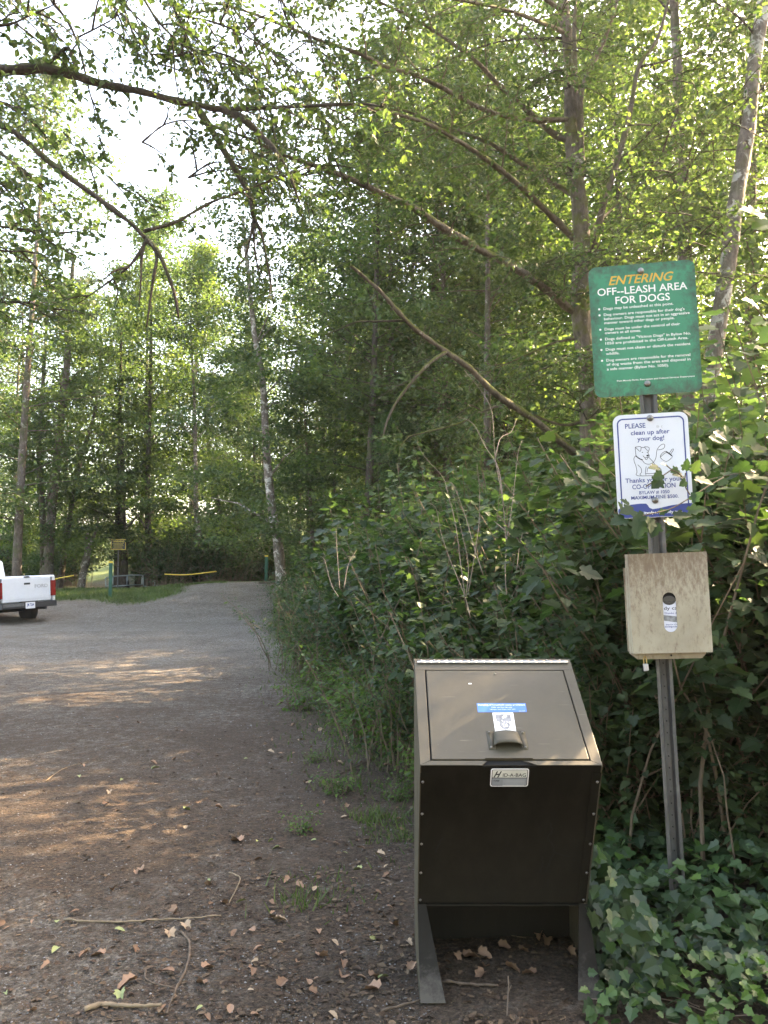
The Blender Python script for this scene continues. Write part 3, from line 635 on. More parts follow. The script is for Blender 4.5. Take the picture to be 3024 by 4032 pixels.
def make_dispenser():
    Mx = Matrix.Translation(Vector(post_base)) @ POST_ROT.to_matrix().to_4x4()
    loc = Mx @ Vector((.020, 0, 1.435))
    T = thing('bag_dispenser', 'stained tan metal dog bag dispenser box with oval slot on the post', 'bag dispenser', loc, POST_ROT)
    BM = box_mat(); w_, h_, d0, d1 = .33, .43, -.030, -.120
    # back tray, a touch narrower, with folded bevel at the foot
    MB().prism([(-w_ / 2 + .004, h_ / 2 - .06), (w_ / 2 - .012, h_ / 2 - .06), (w_ / 2 - .012, -h_ / 2 - .012), (w_ / 2 - .03, -h_ / 2 - .030), (-w_ / 2 + .03, -h_ / 2 - .030), (-w_ / 2 + .004, -h_ / 2 - .008)],
               -.016, -.075, lambda u, v, a: (u - .006, a, v)).build('back_tray', BM, T, bevel=.002)
    MB().box(-w_ / 2 - .008, w_ / 2 - .01, -.016, -.020, -h_ / 2 - .0, h_ / 2 - .06).build('back_plate', BM, T)
    # cover: side walls + front with an oval hole
    c = MB(); c.box(-w_ / 2, -w_ / 2 + .003, d1 + .003, d0, -h_ / 2, h_ / 2); c.box(w_ / 2 - .003, w_ / 2, d1 + .003, d0, -h_ / 2, h_ / 2)
    c.box(-w_ / 2 + .003, w_ / 2 - .003, d1 + .003, d0, h_ / 2 - .003, h_ / 2); c.box(-w_ / 2 + .003, w_ / 2 - .003, d1 + .003, d0, -h_ / 2, -h_ / 2 + .003)
    c.build('cover_wall', BM, T)
    hx, hz0, hz1, r = -.002, -.098, .017, .0275
    inner = [(hx + r * math.cos(a), hz1 + r * math.sin(a)) for a in np.linspace(0, math.pi, 13)] + [(hx + r * math.cos(a), hz0 + r * math.sin(a)) for a in np.linspace(math.pi, 2 * math.pi, 13)]
    n = len(inner); cz = (hz0 + hz1) / 2; outer = []
    for (x, z) in inner:
        dx, dz_ = x - hx, z - cz; k = min((w_ / 2 - (hx if dx > 0 else -hx)) / max(abs(dx), 1e-6), (h_ / 2 - (cz if dz_ > 0 else -cz)) / max(abs(dz_), 1e-6)); outer.append([hx + dx * k, cz + dz_ * k])
    for cxr, czr in ((w_ / 2, h_ / 2), (w_ / 2, -h_ / 2), (-w_ / 2, h_ / 2), (-w_ / 2, -h_ / 2)):
        j = min(range(n), key=lambda q: (outer[q][0] - cxr) ** 2 + (outer[q][1] - czr) ** 2); outer[j] = [cxr, czr]
    f = MB(); V = [(x, d1, z) for x, z in outer] + [(x, d1, z) for x, z in inner] + [(x, d1 + .003, z) for x, z in outer] + [(x, d1 + .003, z) for x, z in inner]
    q = lambda a, b, c_, d_: (a, b, c_, d_)
    F = []
    for i in range(n):
        j = (i + 1) % n; F += [q(i, j, n + j, n + i), q(2 * n + j, 2 * n + i, 3 * n + i, 3 * n + j), q(n + i, n + j, 3 * n + j, 3 * n + i), q(j, i, 2 * n + i, 2 * n + j)]
    f.add(V, F).build('front_cover', BM, T)
    MB().box(-.06, .06, d1 + .0045, d1 + .010, -.15, .005).build('bag_roll', plain('pale_bag_plastic', (.62, .62, .7), .45, var=.06), T)
    MB().box(-.06, .06, d1 + .010, d1 + .05, .006, .06).build('dark_bag_core', BLACK, T)
    pr = MB(); Mf = lambda u, v: (u, d1 + .0040, v); 
    fl = lambda u, v: (u, d1 + .0040, -v)
    bag = [o for o in T.children if o.name.startswith('bag_roll')][0]
    text_mb([('dy ca', -.026, .030, .056, .014)], fl, .01).build('lettering', BLKP, bag)
    text_mb([('Thanks &', -.026, .048, .056, .0065), ('dispose of in', -.022, .096, .050, .006), ('biodegradab', -.026, .106, .056, .0075)], fl, .01).build('lettering', NAVY, bag)
    pr.add([Mf(-.03, -.052), Mf(.03, -.060), Mf(.03, -.086), Mf(-.03, -.076)], [(0, 1, 2, 3)]).build('grey_stripe', GREYP, bag)
    a = MB(); M4 = lambda u, v: (u, d1 + .0036, v)
    a.add([M4(hx + .027 * math.cos(t), .010 + .020 * math.sin(t)) for t in np.linspace(0, 2 * math.pi, 20, endpoint=False)], [tuple(range(20))]).build('dark_print', plain('brown_print', (.06, .052, .045), .6), bag)
    a = MB(); M5 = lambda u, v: (u, d1 + .0033, v)
    for t0, t1, rx, rz, cx_ in ((3.3, 6.1, .022, .014, 0), (3.4, 6.0, .010, .007, -.009), (3.4, 6.0, .010, .007, .009)):
        a.ribbon([(hx + cx_ + rx * math.cos(t), .010 + rz * math.sin(t)) for t in np.linspace(t0, t1, 10)], .0016, M5)
    a.build('print_line', BLKP, bag)
    MB().lathe([(.004, 0), (.004, -.003)], (.0, -.0785, -h_ / 2 - .014), 8, 'y').build('lock_hole', BLACK, T)
    pl = MB().prism([(-.011, 0), (.011, 0), (.012, -.028), (-.008, -.032)], -.096, -.082, lambda u, v, a: (u - .112, a, v - .262)).build('padlock', plain('padlock_zinc', (.55, .57, .62), .35, .8), T, bevel=.0015)
    sh = MB(); sh.tube(smooth_path([(-.118, -.089, -.263), (-.118, -.089, -.240), (-.112, -.083, -.230), (-.106, -.080, -.240), (-.106, -.086, -.263)], 4), .0028, 8); sh.build('shackle', plain('brass', (.45, .33, .14), .4, .7), pl, True)
make_dispenser()

# ------------------------------------------------------------------ pickup truck
def make_truck():
    th = math.radians(57); T = thing('pickup_truck', 'white old pickup truck parked nose-away with black rear bumper and flat bed cover', 'pickup truck', (-10.37, 24.2, .0), (0, math.radians(-3.0), th))
    T.rotation_mode = 'ZXY'; T.rotation_euler = Euler((math.radians(.5), math.radians(-3.0), th), 'ZXY'); T.scale = (.95, 1, 1.02)
    PAINT = plain('white_truck_paint', (.72, .73, .76), .25, var=.03, spec=.5); RUB = plain('black_rubber', (.02, .02, .021), .8, var=.2)
    DK = plain('black_trim', (.035, .035, .037), .5, var=.2); GLASS = plain('dark_glass', (.015, .018, .022), .08, spec=.6, var=.1)
    RED = plain('red_lens', (.22, .012, .012), .2, var=.1); CH = plain('dull_chrome', (.5, .5, .5), .25, .9)
    A = 1.0
    P_ = lambda u, v, a: (a, u, v)
    # bed sides with wheel arch
    def arch(c, r, n=9): return [(c + r * math.cos(t), .36 + r * math.sin(t)) for t in np.linspace(math.pi - .0, 0.0, n)][::-1]
    bed = MB()
    prof = [(.02, 1.30), (2.38, 1.33), (2.38, .55)] + arch(1.15, .46) + [(.10, .52), (.02, .62)]
    for s in (-1, 1):
        a0, a1 = (A - .10, A) if s > 0 else (-A, -A + .10)
        bed.prism(prof, a0, a1, P_)
    bed.box(-A + .1, A - .1, 2.28, 2.38, .6, 1.32); bed.box(-A + .1, A - .1, .08, 2.28, .66, .72)
    b = bed.build('bed', PAINT, T, bevel=.012)
    tg = MB().box(-.82, .82, -.005, .055, .62, 1.285).build('tailgate', PAINT, T, bevel=.015)
    MB().box(-.78, .78, -.012, -.0055, .69, .80).build('lower_panel', PAINT, tg, bevel=.004)
    MB().box(-.10, .10, -.016, -.006, 1.10, 1.155).build('handle', DK, tg)
    Mt = lambda u, v: (.26 + u, -.0075, 1.09 - v)
    text_mb([('FORD', 0, .09, .46, .095)], Mt, .03).build('lettering', plain('stamped_outline', (.42, .42, .43), .4), tg)
    for s in (-1, 1):
        MB().box(*( (s * .99, s * .825) if s < 0 else (.825, .99)), -.03, .10, .74, 1.19).build('tail_light', RED, T, bevel=.012)
    c = MB().prism([(.0, 1.29), (2.36, 1.34), (2.36, 1.375), (.04, 1.345)], -A + .01, A - .01, P_).build('bed_cover', PAINT, T, bevel=.02)
    MB().box(-.09, .09, -.012, .03, 1.305, 1.34).build('cover_latch', DK, c)
    # cab and front
    cabp = [(2.42, 1.28), (2.47, 1.32), (2.62, 1.84), (2.75, 1.89), (3.65, 1.89), (3.85, 1.82), (4.35, 1.30), (5.35, 1.18), (5.45, 1.05), (5.45, .55)] + arch(4.65, .46)[0:] + [(2.42, .50)]
    MB().prism(cabp, -A + .03, A - .03, P_).build('cab', PAINT, T, bevel=.03, seg=3)
    # glass proud of the cab
    rb = lambda u, v: (u, 2.42 + .05 + (v - 1.32) * .29 - .006, v)
    MB().add([rb(-.70, 1.38), rb(.70, 1.38), rb(.62, 1.76), rb(-.62, 1.76)] + [(x, y + .004, z) for x, y, z in [rb(-.70, 1.38), rb(.70, 1.38), rb(.62, 1.76), rb(-.62, 1.76)]], [(0, 1, 2, 3), (7, 6, 5, 4), (0, 4, 5, 1), (1, 5, 6, 2), (2, 6, 7, 3), (3, 7, 4, 0)]).build('rear_window', GLASS, T)
    for s in (-1, 1):
        x0, x1 = sorted((s * (A - .028), s * (A - .022)))
        MB().prism([(2.85, 1.34), (3.95, 1.34), (3.72, 1.78), (2.92, 1.78)], x0, x1, P_).build('side_window', GLASS, T)
        d0, d1 = sorted((s * (A - .0285), s * (A - .020)))
        dm = MB(); dm.prism([(2.78, .6), (2.79, .6), (2.79, 1.80), (2.78, 1.80)], d0, d1, P_); dm.prism([(4.02, .6), (4.03, .6), (4.03, 1.3), (4.02, 1.3)], d0, d1, P_); dm.build('door_gap', DK, T)
        tr = MB().prism([(.1, .80), (2.36, .80), (2.36, .86), (.1, .86)], *sorted((s * (A + .001), s * (A + .008))), P_).build('side_moulding', DK, T)
        mr = MB().box(*sorted((s * A, s * (A + .22))), 3.85, 3.95, 1.38, 1.55).build('wing_mirror', DK, T, bevel=.01)
    # bumper, plate, tow hitch, exhaust
    bm = MB(); bm.prism([(-.93, -.10), (.93, -.10), (1.03, .06), (-1.03, .06)], .44, .60, lambda u, v, a: (u, v - .03, a)); bo = bm.build('rear_bumper', DK, T, bevel=.012)
    MB().prism([(-.90, .50), (-.2, .50), (-.2, .58), (-.90, .58)], -.136, -.131, lambda u, v, a: (u, a, v)).build('bumper_strip', plain('grey_strip', (.12, .12, .12), .5), bo)
    pl = MB().box(-.16, .16, -.148, -.142, .42, .60).build('licence_plate', WHITE_ST, bo)
    text_mb([('JM 7264', -.12, .03, .24, .075)], lambda u, v: (u, -.149, .52 - v), .02).build('lettering', NAVY, pl)
    MB().box(-.42, .42, .05, 2.3, .46, .56).build('chassis_rail', DK, T)
    MB().tube([(.62, -.02, .40), (.62, .5, .40), (.5, 1.6, .42)], .04, 10).build('exhaust_pipe', DK, T)
    MB().tube([(-.75, 1.15, .37), (.75, 1.15, .37)], .06, 10).build('rear_axle', DK, T)
    ty = [(.20, -.12), (.33, -.125), (.365, -.10), (.37, 0), (.365, .10), (.33, .125), (.20, .12)]
    for x, y in ((.83, 1.15), (-.83, 1.15), (.83, 4.65), (-.83, 4.65)):
        wm = MB().lathe(ty, (0, 0, 0), 28, 'x').mesh('wheel', RUB, True); wo = link('wheel', wm, T, (x, y, .37))
        MB().lathe([(.0, -.06), (.08, -.07), (.19, -.09), (.20, -.10), (.20, .10), (.19, .09), (.08, .07), (0, .06)], (0, 0, 0), 20, 'x').build('rim', CH, wo, True)
make_truck()

# ------------------------------------------------------------------ far barrier posts, chains, gates, warning sign, log
GREENP = plain('green_post_paint', (.012, .075, .045), .5, var=.2); YCAP = plain('yellow_paint', (.55, .38, .05), .5, var=.15)
TUBE = plain('galvanised_tube', (.26, .30, .30), .35, .6, var=.1)
def gpost(px, ptop, y, label):
    a = at(px, ptop, y); z0 = float(gh(a[0], y)); T = thing('barrier_post', label, 'barrier post', (a[0], y, z0), (0, 0, .2), 'green barrier posts at the lot end'); h = a[2] - z0
    MB().box(-.06, .06, -.06, .06, -.1, h - .07).build('post', GREENP, T, bevel=.008)
    MB().box(-.068, .068, -.068, .068, h - .068, h).build('cap', YCAP, T, bevel=.008)
    return a
pL = gpost(437, 2210, 30.7, 'green post with yellow cap standing in the grass in front of the tube gates')
pR = gpost(1049, 2186, 33.0, 'green post with yellow cap beside the pale leaning birch trunk')
def chain(pts, i0, i1, label):
    T = thing('barrier_chain', label, 'chain', (0, 0, 0), group='chains strung between the barrier posts')
    p = smooth_path(pts, 6); MB().tube(p, .013, 6).build('links', BARK_D, T)
    MB().tube(smooth_path(pts[i0:i1], 6), .024, 10).build('yellow_sleeve', YCAP, T, True)
chain([at(437, 2222, 30.7), at(498, 2240, 31.2), at(575, 2256, 31.6), at(648, 2261, 31.9), at(735, 2263, 32.2), at(853, 2250, 32.5), at(960, 2224, 32.8), at(1049, 2200, 33)], 3, 6, 'sagging barrier chain with yellow sleeve hung between the two green posts')
chain([at(437, 2222, 30.7), at(365, 2246, 30.5), at(291, 2266, 30.3), at(211, 2281, 30.1), at(60, 2300, 29.9), at(-150, 2290, 29.7)], 2, 4, 'barrier chain with yellow sleeve running behind the white truck')
def gate(name, label, px0, px1, p0, p1, y, vs):
    a, b = at(px0, p0, y), at(px1, p1, y + .6); zg = min(gh(a[0], y), gh(b[0], y)) - .02
    T = thing(name, label, 'tube gate', (a[0], y, zg), group='galvanised tube gates at the trail start'); dz = a[2] - zg; d = b - a; L = math.hypot(d[0], d[1])
    m = MB(); r = .12; q = lambda s, z: (d[0] * s, d[1] * s, z + (d[2] * s))
    loop = [q(0, .12), q(0, dz - r), q(.03, dz), q(.97, dz), q(1, dz - r), q(1, .12)]
    m.tube(smooth_path(loop, 4), .028, 8); T_f = m.build('frame', TUBE, T, True)
    MB().tube([q(.0, .14), q(1, .14)], .024, 8).build('lower_rail', TUBE, T, True)
    for s in vs: MB().tube([q(s, .14), q(s, dz)], .02, 8).build('upright', TUBE, T, True)
gate('tube_gate', 'galvanised tube gate between the warning sign and the dark double trunk', 440, 560, 2270, 2264, 36.6, (.5,))
gate('tube_gate', 'short galvanised tube gate at an angle beside the wide one', 417, 445, 2276, 2268, 36.0, ())
gate('tube_gate', 'narrow galvanised tube gate in front of the middle dark trunk', 565, 603, 2264, 2272, 37.0, ())
gate('tube_gate', 'long galvanised tube gate running into the grass bank under the yellow sleeve', 610, 735, 2274, 2282, 36.8, (.5,))
def warning_sign():
    a = at(466, 2144, 36.2); z0 = float(gh(a[0], 36.2)); T = thing('warning_sign', 'small black and yellow warning sign on a thin steel post by the gates', 'warning sign', (a[0], 36.2, z0))
    MB().tube([(0, .03, -.1), (0, .03, a[2] - z0 + .2)], .03, 8).build('post', GALV, T)
    zc = a[2] - z0; s = MB().box(-.325, .325, -.004, .0, zc - .235, zc + .235).build('sign_board', YCAP, T)
    f = MB().box(-.30, .30, -.007, -.0045, zc - .21, zc + .21).build('dark_panel', plain('dark_sign_face', (.035, .03, .02), .5), s)
    M = lambda u, v: (-.30 + u, -.009, zc + .21 - v)
    lt = text_mb([('WARNING', .04, .115, .52, .085)], M, .03)
    for i, (a0, b0) in enumerate(((.05, .53), (.09, .5), (.06, .54), (.12, .46), (.05, .5))): lt.ribbon([(a0, .165 + .052 * i), (b0, .165 + .052 * i)], .016, M)
    lt.build('lettering', YCAP, s)
warning_sign()
def log(px, py, y, r, L, az, label, name='log'):
    a = at(px, py, y); z = float(gh(a[0], y)) + r * .8; T = thing(name, label, 'log', (a[0], y, z), (0, 0, az))
    MB().tube([(0, -L / 2, 0), (0, 0, .02), (0, L / 2, 0)], [r, r * .95, r * .9], 14, wob=.04).build('bark', BARK_D, T, True)
    MB().lathe([(r * .8, 0), (.01, -.004)], (0, -L / 2 - .002, 0), 14, 'y').build('cut_end', plain('dark_cut_wood', (.03, .024, .02), .9), T)
log(1115, 2378, 24.5, .19, 1.2, .25, 'short dark log lying at the foot of the shrubs near the birch')
log(1068, 2310, 32.6, .06, 1.0, 1.5, 'thin dark log lying flat beside the right green post')

# ------------------------------------------------------------------ forest trees
def trunk_branches(mb, top, H, r, rng, nb, b0, b1, R_, side=7):
    """side limbs on a trunk given as function top(t)->xyz; returns clump centres"""
    C = []
    for k in range(nb):
        t = b0 + (b1 - b0) * (k + rng.random()) / nb; base = np.array(top(t)); az = rng.random() * 6.283
        prof = (1 - abs((t - .42) / .62) ** 2.2); L = R_ * max(.18, prof) * (.7 + .5 * rng.random()); el = .15 + .45 * t + .2 * rng.standard_normal()
        d = np.array([math.cos(az) * math.cos(el), math.sin(az) * math.cos(el), math.sin(el)]); pts = []
        for s in np.linspace(0, 1, 5):
            p = base + d * L * s; p[2] -= .12 * L * s * s; p[:2] += .05 * L * s * rng.standard_normal(2) * .5; pts.append(p)
        mb.tube(pts, np.linspace(max(.014, r * .22 * (1 - t * .7)), .006, 5), 4, cap=False)
        for s in (.35, .55, .75, .9, 1.0):
            p = base + d * L * s; p[2] -= .12 * L * s * s; C.append(p + .18 * L * .4 * rng.standard_normal(3) * [1, 1, .4])
    return np.array(C)
def crown_leaves(C, per, spread, lsize, rng, mat, tmpl=OVAL, flat=.42, droop=.25):
    n = len(C) * per; c = np.repeat(C, per, 0); off = rng.standard_normal((n, 3)) * [spread, spread, spread * flat]
    P = c + off; f = rdir(n, 0, rng) * [1, 1, .5] + [0, 0, -droop]; u = rng.standard_normal((n, 3)) * .55 + [0, 0, 1]
    return leaf_mesh('leaves', P, f, u, lsize * (.45 + .95 * rng.random(n)), tmpl, mat)
def variant(seed, H, R_, nb, per, lsize, mat, bark, spread=.44, b0=.12, bend=.25, r=.15, tmpl=OVAL, flat=.42):
    rng = np.random.default_rng(seed); a, b, c = rng.random(3) * 6
    top = lambda t: (bend * math.sin(a + 3 * t) - bend * math.sin(a), bend * math.sin(b + 2.6 * t) - bend * math.sin(b), H * t)
    mb = MB(); mb.tube([top(t) for t in np.linspace(-.02, 1, 14)], r * (1.08 - np.linspace(0, 1, 14)) * 1.0, 9, wob=.04, rng=rng)
    C = trunk_branches(mb, top, H, r, rng, nb, b0, .99, R_)
    return mb.mesh('trunk', bark, True), crown_leaves(C, per, spread, lsize, rng, mat, tmpl, flat)
VARS = [variant(1, 19, 3.4, 62, 58, .15, LEAF_C, BARK_D), variant(2, 21, 3.8, 66, 55, .16, LEAF_A, BARK, r=.17), variant(3, 16, 3.0, 56, 60, .15, LEAF_C, BARK, bend=.4),
        variant(4, 20, 3.6, 64, 60, .15, LEAF_D, BARK_D, flat=.3), variant(5, 13, 3.0, 50, 60, .15, LEAF_B, BARK, b0=.08), variant(6, 22, 3.2, 60, 52, .16, LEAF_A, BARK, b0=.25, r=.18)]
def bare_variant(seed, H, r):     # trunk only with a high crown
    return variant(seed, H, 3.0, 46, 95, .16, LEAF_A, BARK_P, b0=.4, r=r)
def put_tree(v, x, y, s, rz, label, group, name='broadleaf_tree', trunk=None, tilt=(0, 0)):
    T = thing(name, label, 'tree', (x, y, float(gh(x, y)) - .05), (tilt[0], tilt[1], rz), group)
    tr, cr = VARS[v]
    link('trunk', trunk if trunk is not None else tr, T, scale=None if trunk is not None else s); link('crown', cr, T, scale=s)
    return T
# trunks one can tell apart at the far side of the lot: base pixel -> points up the trunk
def explicit_tree(path, y, r0, r1, bark, label, v, s, name='broadleaf_tree', cx=None, group='trees along the far side of the lot', nbr=10, crown=True):
    pts = np.array([at(px, py, y + dy) for px, py, dy in path]); z0 = float(gh(pts[0][0], y)) - .1
    base = np.array([pts[0][0], y, z0]); P = smooth_path(np.vstack([[base], pts[1:]]), 4) - base
    T = thing(name, label, 'tree', base, group=group)
    rng = np.random.default_rng(int(path[0][0]) + 7); mb = MB(); n = len(P); rad = np.linspace(r0, r1, n); rad[0] *= 1.25
    mb.tube(P, rad, 10, wob=.05, rng=rng)
    for k in range(nbr):
        i = int(n * (.3 + .65 * rng.random())) ; i = min(i, n - 1); az = rng.random() * 6.28; L = 1.2 + 2 * rng.random(); el = .3 + .5 * rng.random()
        d = np.array([math.cos(az) * math.cos(el), math.sin(az) * math.cos(el), math.sin(el)])
        mb.tube([P[i], P[i] + d * L * .5 + [0, 0, .1], P[i] + d * L + [0, 0, -.1 * L]], [rad[i] * .35, rad[i] * .2, .008], 5, cap=False)
    link('trunk', mb.mesh('trunk', bark, True), T)
    if crown:
        c = link('crown', VARS[v][1], T, (P[-1][0] * .5, P[-1][1] * .5, 0), (0, 0, rng.random() * 6), s)
    return T
explicit_tree([(188, 2290, 0), (195, 2120, 0), (225, 1800, 0), (262, 1450, 0), (272, 1250, .3), (290, 1000, .6)], 36, .24, .07, BARK, 'stout twin-trunk maple behind the truck, its thicker stem leaning right', 2, .85)
explicit_tree([(172, 2290, 0), (172, 2100, 0), (155, 1800, 0), (170, 1500, 0), (185, 1250, .3)], 36.5, .19, .05, BARK, 'dark upright stem growing beside the stout leaning maple trunk', 4, .6)
explicit_tree([(235, 2270, 0), (275, 2030, 0), (320, 1800, 0), (378, 1600, 0), (400, 1350, .3)], 38, .14, .04, BARK, 'slim trunk leaning right between the stout maple and the forked snag', 2, .62)
explicit_tree([(460, 2310, 0), (462, 2150, 0), (466, 1900, 0), (472, 1600, 0), (478, 1300, 0)], 38.5, .17, .05, BARK_D, 'dark trunk of the close pair directly behind the warning sign', 0, .8)
explicit_tree([(489, 2310, 0), (487, 2150, 0), (482, 1900, 0), (478, 1650, 0)], 38, .20, .07, BARK_D, 'second dark trunk of the close pair, right of the warning sign post', 3, .5)
explicit_tree([(585, 2300, 0), (584, 2150, 0), (580, 1900, 0), (590, 1600, 0), (596, 1200, 0)], 38, .19, .05, BARK_D, 'straight dark trunk standing behind the narrow tube gate', 3, .95)
explicit_tree([(800, 2262, 0), (792, 2160, 0), (775, 2050, 0), (770, 1850, 0), (766, 1600, 0), (750, 1300, 0)], 38, .17, .05, BARK_P, 'slender trunk with pale bark foot rising behind the yellow chain sleeve', 0, .85)
explicit_tree([(915, 2125, 0), (880, 2040, 0), (840, 1930, 0), (825, 1800, 0), (800, 1500, 0)], 52, .26, .08, BARK_D, 'dark trunk leaning left on the rise beyond the lot', 2, .75)
explicit_tree([(940, 2135, 0), (934, 2050, 0), (932, 1900, 0), (940, 1600, 0)], 54, .16, .06, BARK, 'thin upright trunk just right of the leaning one on the rise', 0, .7)
explicit_tree([(982, 2130, 0), (990, 2060, 0), (1002, 1980, 0), (1000, 1700, 0)], 53, .2, .07, BARK_D, 'dark trunk leaning slightly right on the rise beyond the lot', 3, .7)
explicit_tree([(1024, 2130, 0), (1028, 2050, 0), (1036, 1950, 0), (1040, 1700, 0)], 53, .2, .07, BARK_D, 'dark trunk seen just left of the patchy birch', 1, .75)
explicit_tree([(1118, 2350, 0), (1105, 2250, 0), (1092, 2120, 0), (1070, 2000, 0), (1048, 1750, 0), (1034, 1500, 0), (1000, 1300, 0), (975, 1050, .2), (955, 850, .4)], 27.5, .20, .05, BARK_P, 'patchy grey birch with gently bowed trunk at the end of the shrub edge', 1, .8, name='birch_tree')
explicit_tree([(1490, 2250, 0), (1496, 1800, 0), (1500, 1300, 0), (1492, 900, 0), (1480, 650, 0)], 34, .13, .05, BARK, 'straight thin trunk rising behind the diagonal mossy limb', 0, 1.0)
explicit_tree([(1712, 2250, 0), (1705, 1800, 0), (1700, 1300, 0), (1715, 950, 0), (1716, 800, 0)], 32, .13, .05, BARK, 'reddish slim trunk midway between the birch and the big alder', 1, .95)
explicit_tree([(2010, 2200, 0), (1998, 1900, 0), (1990, 1700, 0), (1985, 1400, 0)], 27, .13, .06, BARK_D, 'dark trunk close behind the bare pale canes', 3, .8)
explicit_tree([(2130, 2200, 0), (2120, 1900, 0), (2105, 1650, 0), (2090, 1400, 0)], 29, .14, .06, BARK_D, 'dark trunk in the shade left of the big alder foot', 0, .9)
explicit_tree([(60, 2290, 0), (65, 2100, 0), (60, 1800, 0), (75, 1400, 0)], 41, .13, .05, BARK, 'pale thin trunk glimpsed above the truck cab', 2, .6)
explicit_tree([(115, 2290, 0), (112, 2100, 0), (118, 1800, 0), (110, 1500, 0)], 43, .10, .05, BARK_P, 'thin sunlit trunk between the truck and the twin maple', 4, .5)
# broken snag
def snag():
    a = at(318, 2316, 37); z0 = float(gh(a[0], 37)); T = thing('dead_snag', 'broken dead forked trunk leaning at the trail start', 'dead tree', (a[0], 37, z0))
    b = np.array([a[0], 37, z0]); q = lambda px, py: at(px, py, 37) - b
    MB().tube(smooth_path([(0, 0, -.05), q(330, 2240), q(342, 2190), q(348, 2150)], 4), [.16] * 8 + [.14] * 5, 9, wob=.08).build('stem', BARK_P, T, True)
    MB().tube(smooth_path([q(346, 2165), q(362, 2130), q(380, 2085), q(386, 2040)], 4), np.linspace(.11, .03, 13), 8, wob=.08).build('fork', BARK_P, T, True)
    MB().tube(smooth_path([q(346, 2170), q(338, 2140), q(345, 2095)], 4), np.linspace(.12, .05, 9), 8, wob=.1).build('fork', BARK_P, T, True)
snag()

# random forest filling, kept off the lot and the trail
rng = np.random.default_rng(21)
FOREST = []
def free(x, y, r):
    return all((x - a) ** 2 + (y - b) ** 2 > r * r for a, b in FOREST)
def fill(n, xr, yr, rad, cond):
    k = 0; tries = 0; out = []
    while k < n and tries < 4000:
        tries += 1; x = rng.uniform(*xr); y = rng.uniform(*yr)
        if cond(x, y) and free(x, y, rad): FOREST.append((x, y)); out.append((x, y)); k += 1
    return out
def gap(x, y, px, py): return abs((x - px) * math.cos(SUN_AZ) - (y - py) * math.sin(SUN_AZ))  # distance from a sun ray; trees stay off it so dapples get through
sets = []
sets.append((fill(10, (-26, 6), (40, 56), 2.8, lambda x, y: (x / y > -.22 or free(x, y, 6.5)) and abs(x + .33 * y) > 1.2 and x / y > -.6), 'forest trees just beyond the tube gates', 'beyond the tube gates'))
sets.append((fill(24, (-20, 26), (60, 92), 3.6, lambda x, y: x / y > -.17), 'forest trees on the rise behind the gates', 'far up the rise'))
sets.append((fill(17, (-2.5, 12), (19, 38), 2.5, lambda x, y: gap(x, y, -4, 10) > 2.4 and x > edge_x(y) + 2.6 and x / y < .62), 'forest trees behind the shrub edge', 'behind the shrub edge'))
sets.append((fill(3, (5.5, 14), (13.5, 19), 2.2, lambda x, y: gap(x, y, .45, 3.3) > 1.1 and gap(x, y, -2.2, 6.5) > .5 and x / y > .42), 'trees behind the two signs', 'behind the two signs'))
sets.append((fill(3, (-27, -13.5), (31, 39), 4, lambda x, y: x / y < -.43), 'trees behind the parked truck', 'behind the parked truck'))
TN = ['dense green tree', 'tall light green tree', 'short bright tree', 'dark layered tree', 'low bushy maple', 'tall pale-barked tree']
for pts, grp, where in sets:
    pts = sorted(pts, key=lambda p: p[0] / p[1]); cnt = {}
    for i, (x, y) in enumerate(pts):
        v = int(rng.integers(0, 6)); s = float(rng.uniform(.8, 1.1))
        put_tree(v, x, y, s, float(rng.uniform(0, 6.28)), f'{TN[v]} {where}, {ordinal(i)} from left', grp)
# trees added at the side to shade the place from the sun; they stand just outside the view
shade = fill(5, (9.0, 22), (-4, 14), 3.2, lambda x, y: gap(x, y, .45, 3.3) > 1.45 and x / max(y, .1) > .62 or y < 3)
for i, (x, y) in enumerate(sorted(shade)):
    v = int(rng.integers(0, 4)); put_tree(v, x, y, float(rng.uniform(.75, 1.0)), float(rng.uniform(0, 6.28)), f'{TN[v]} added for shade in unseen wood, {ordinal(i)} from the signs', 'unseen trees added for shade beside the signs')

tall = fill(7, (-40, -13), (55, 76), 4.5, lambda x, y: -.52 < x / y < -.2)
for i, (x, y) in enumerate(sorted(tall, key=lambda p: p[0] / p[1])):
    put_tree((1, 0, 5)[i % 3], x, y, float(rng.uniform(1.05, 1.3)), float(rng.uniform(0, 6.28)), f'very tall hazy tree far beyond the truck, {ordinal(i)} from left', 'very tall trees far beyond the truck')
low = fill(10, (-3.5, 9), (25, 46), 2.0, lambda x, y: -.10 < x / y < .2)
for i, (x, y) in enumerate(sorted(low, key=lambda p: p[0] / p[1])):
    put_tree((3, 4)[i % 2], x, y, float(rng.uniform(.45, .65)), float(rng.uniform(0, 6.28)), f'small dark understorey tree behind the diagonal mossy limb, {ordinal(i)} from left', 'small dark trees behind the mossy limb')
back = fill(13, (-20, 16), (-24, -5), 3.6, lambda x, y: True)  # unseen trees, added to cut the light reaching the bin front
for i, (x, y) in enumerate(sorted(back)):
    v = (0, 1, 3, 2)[i % 4]; put_tree(v, x, y, float(rng.uniform(.8, 1.0)), float(rng.uniform(0, 6.28)), f'{TN[v]} added unseen behind the viewer, {ordinal(i)} from the truck side', 'unseen trees added behind the viewer')

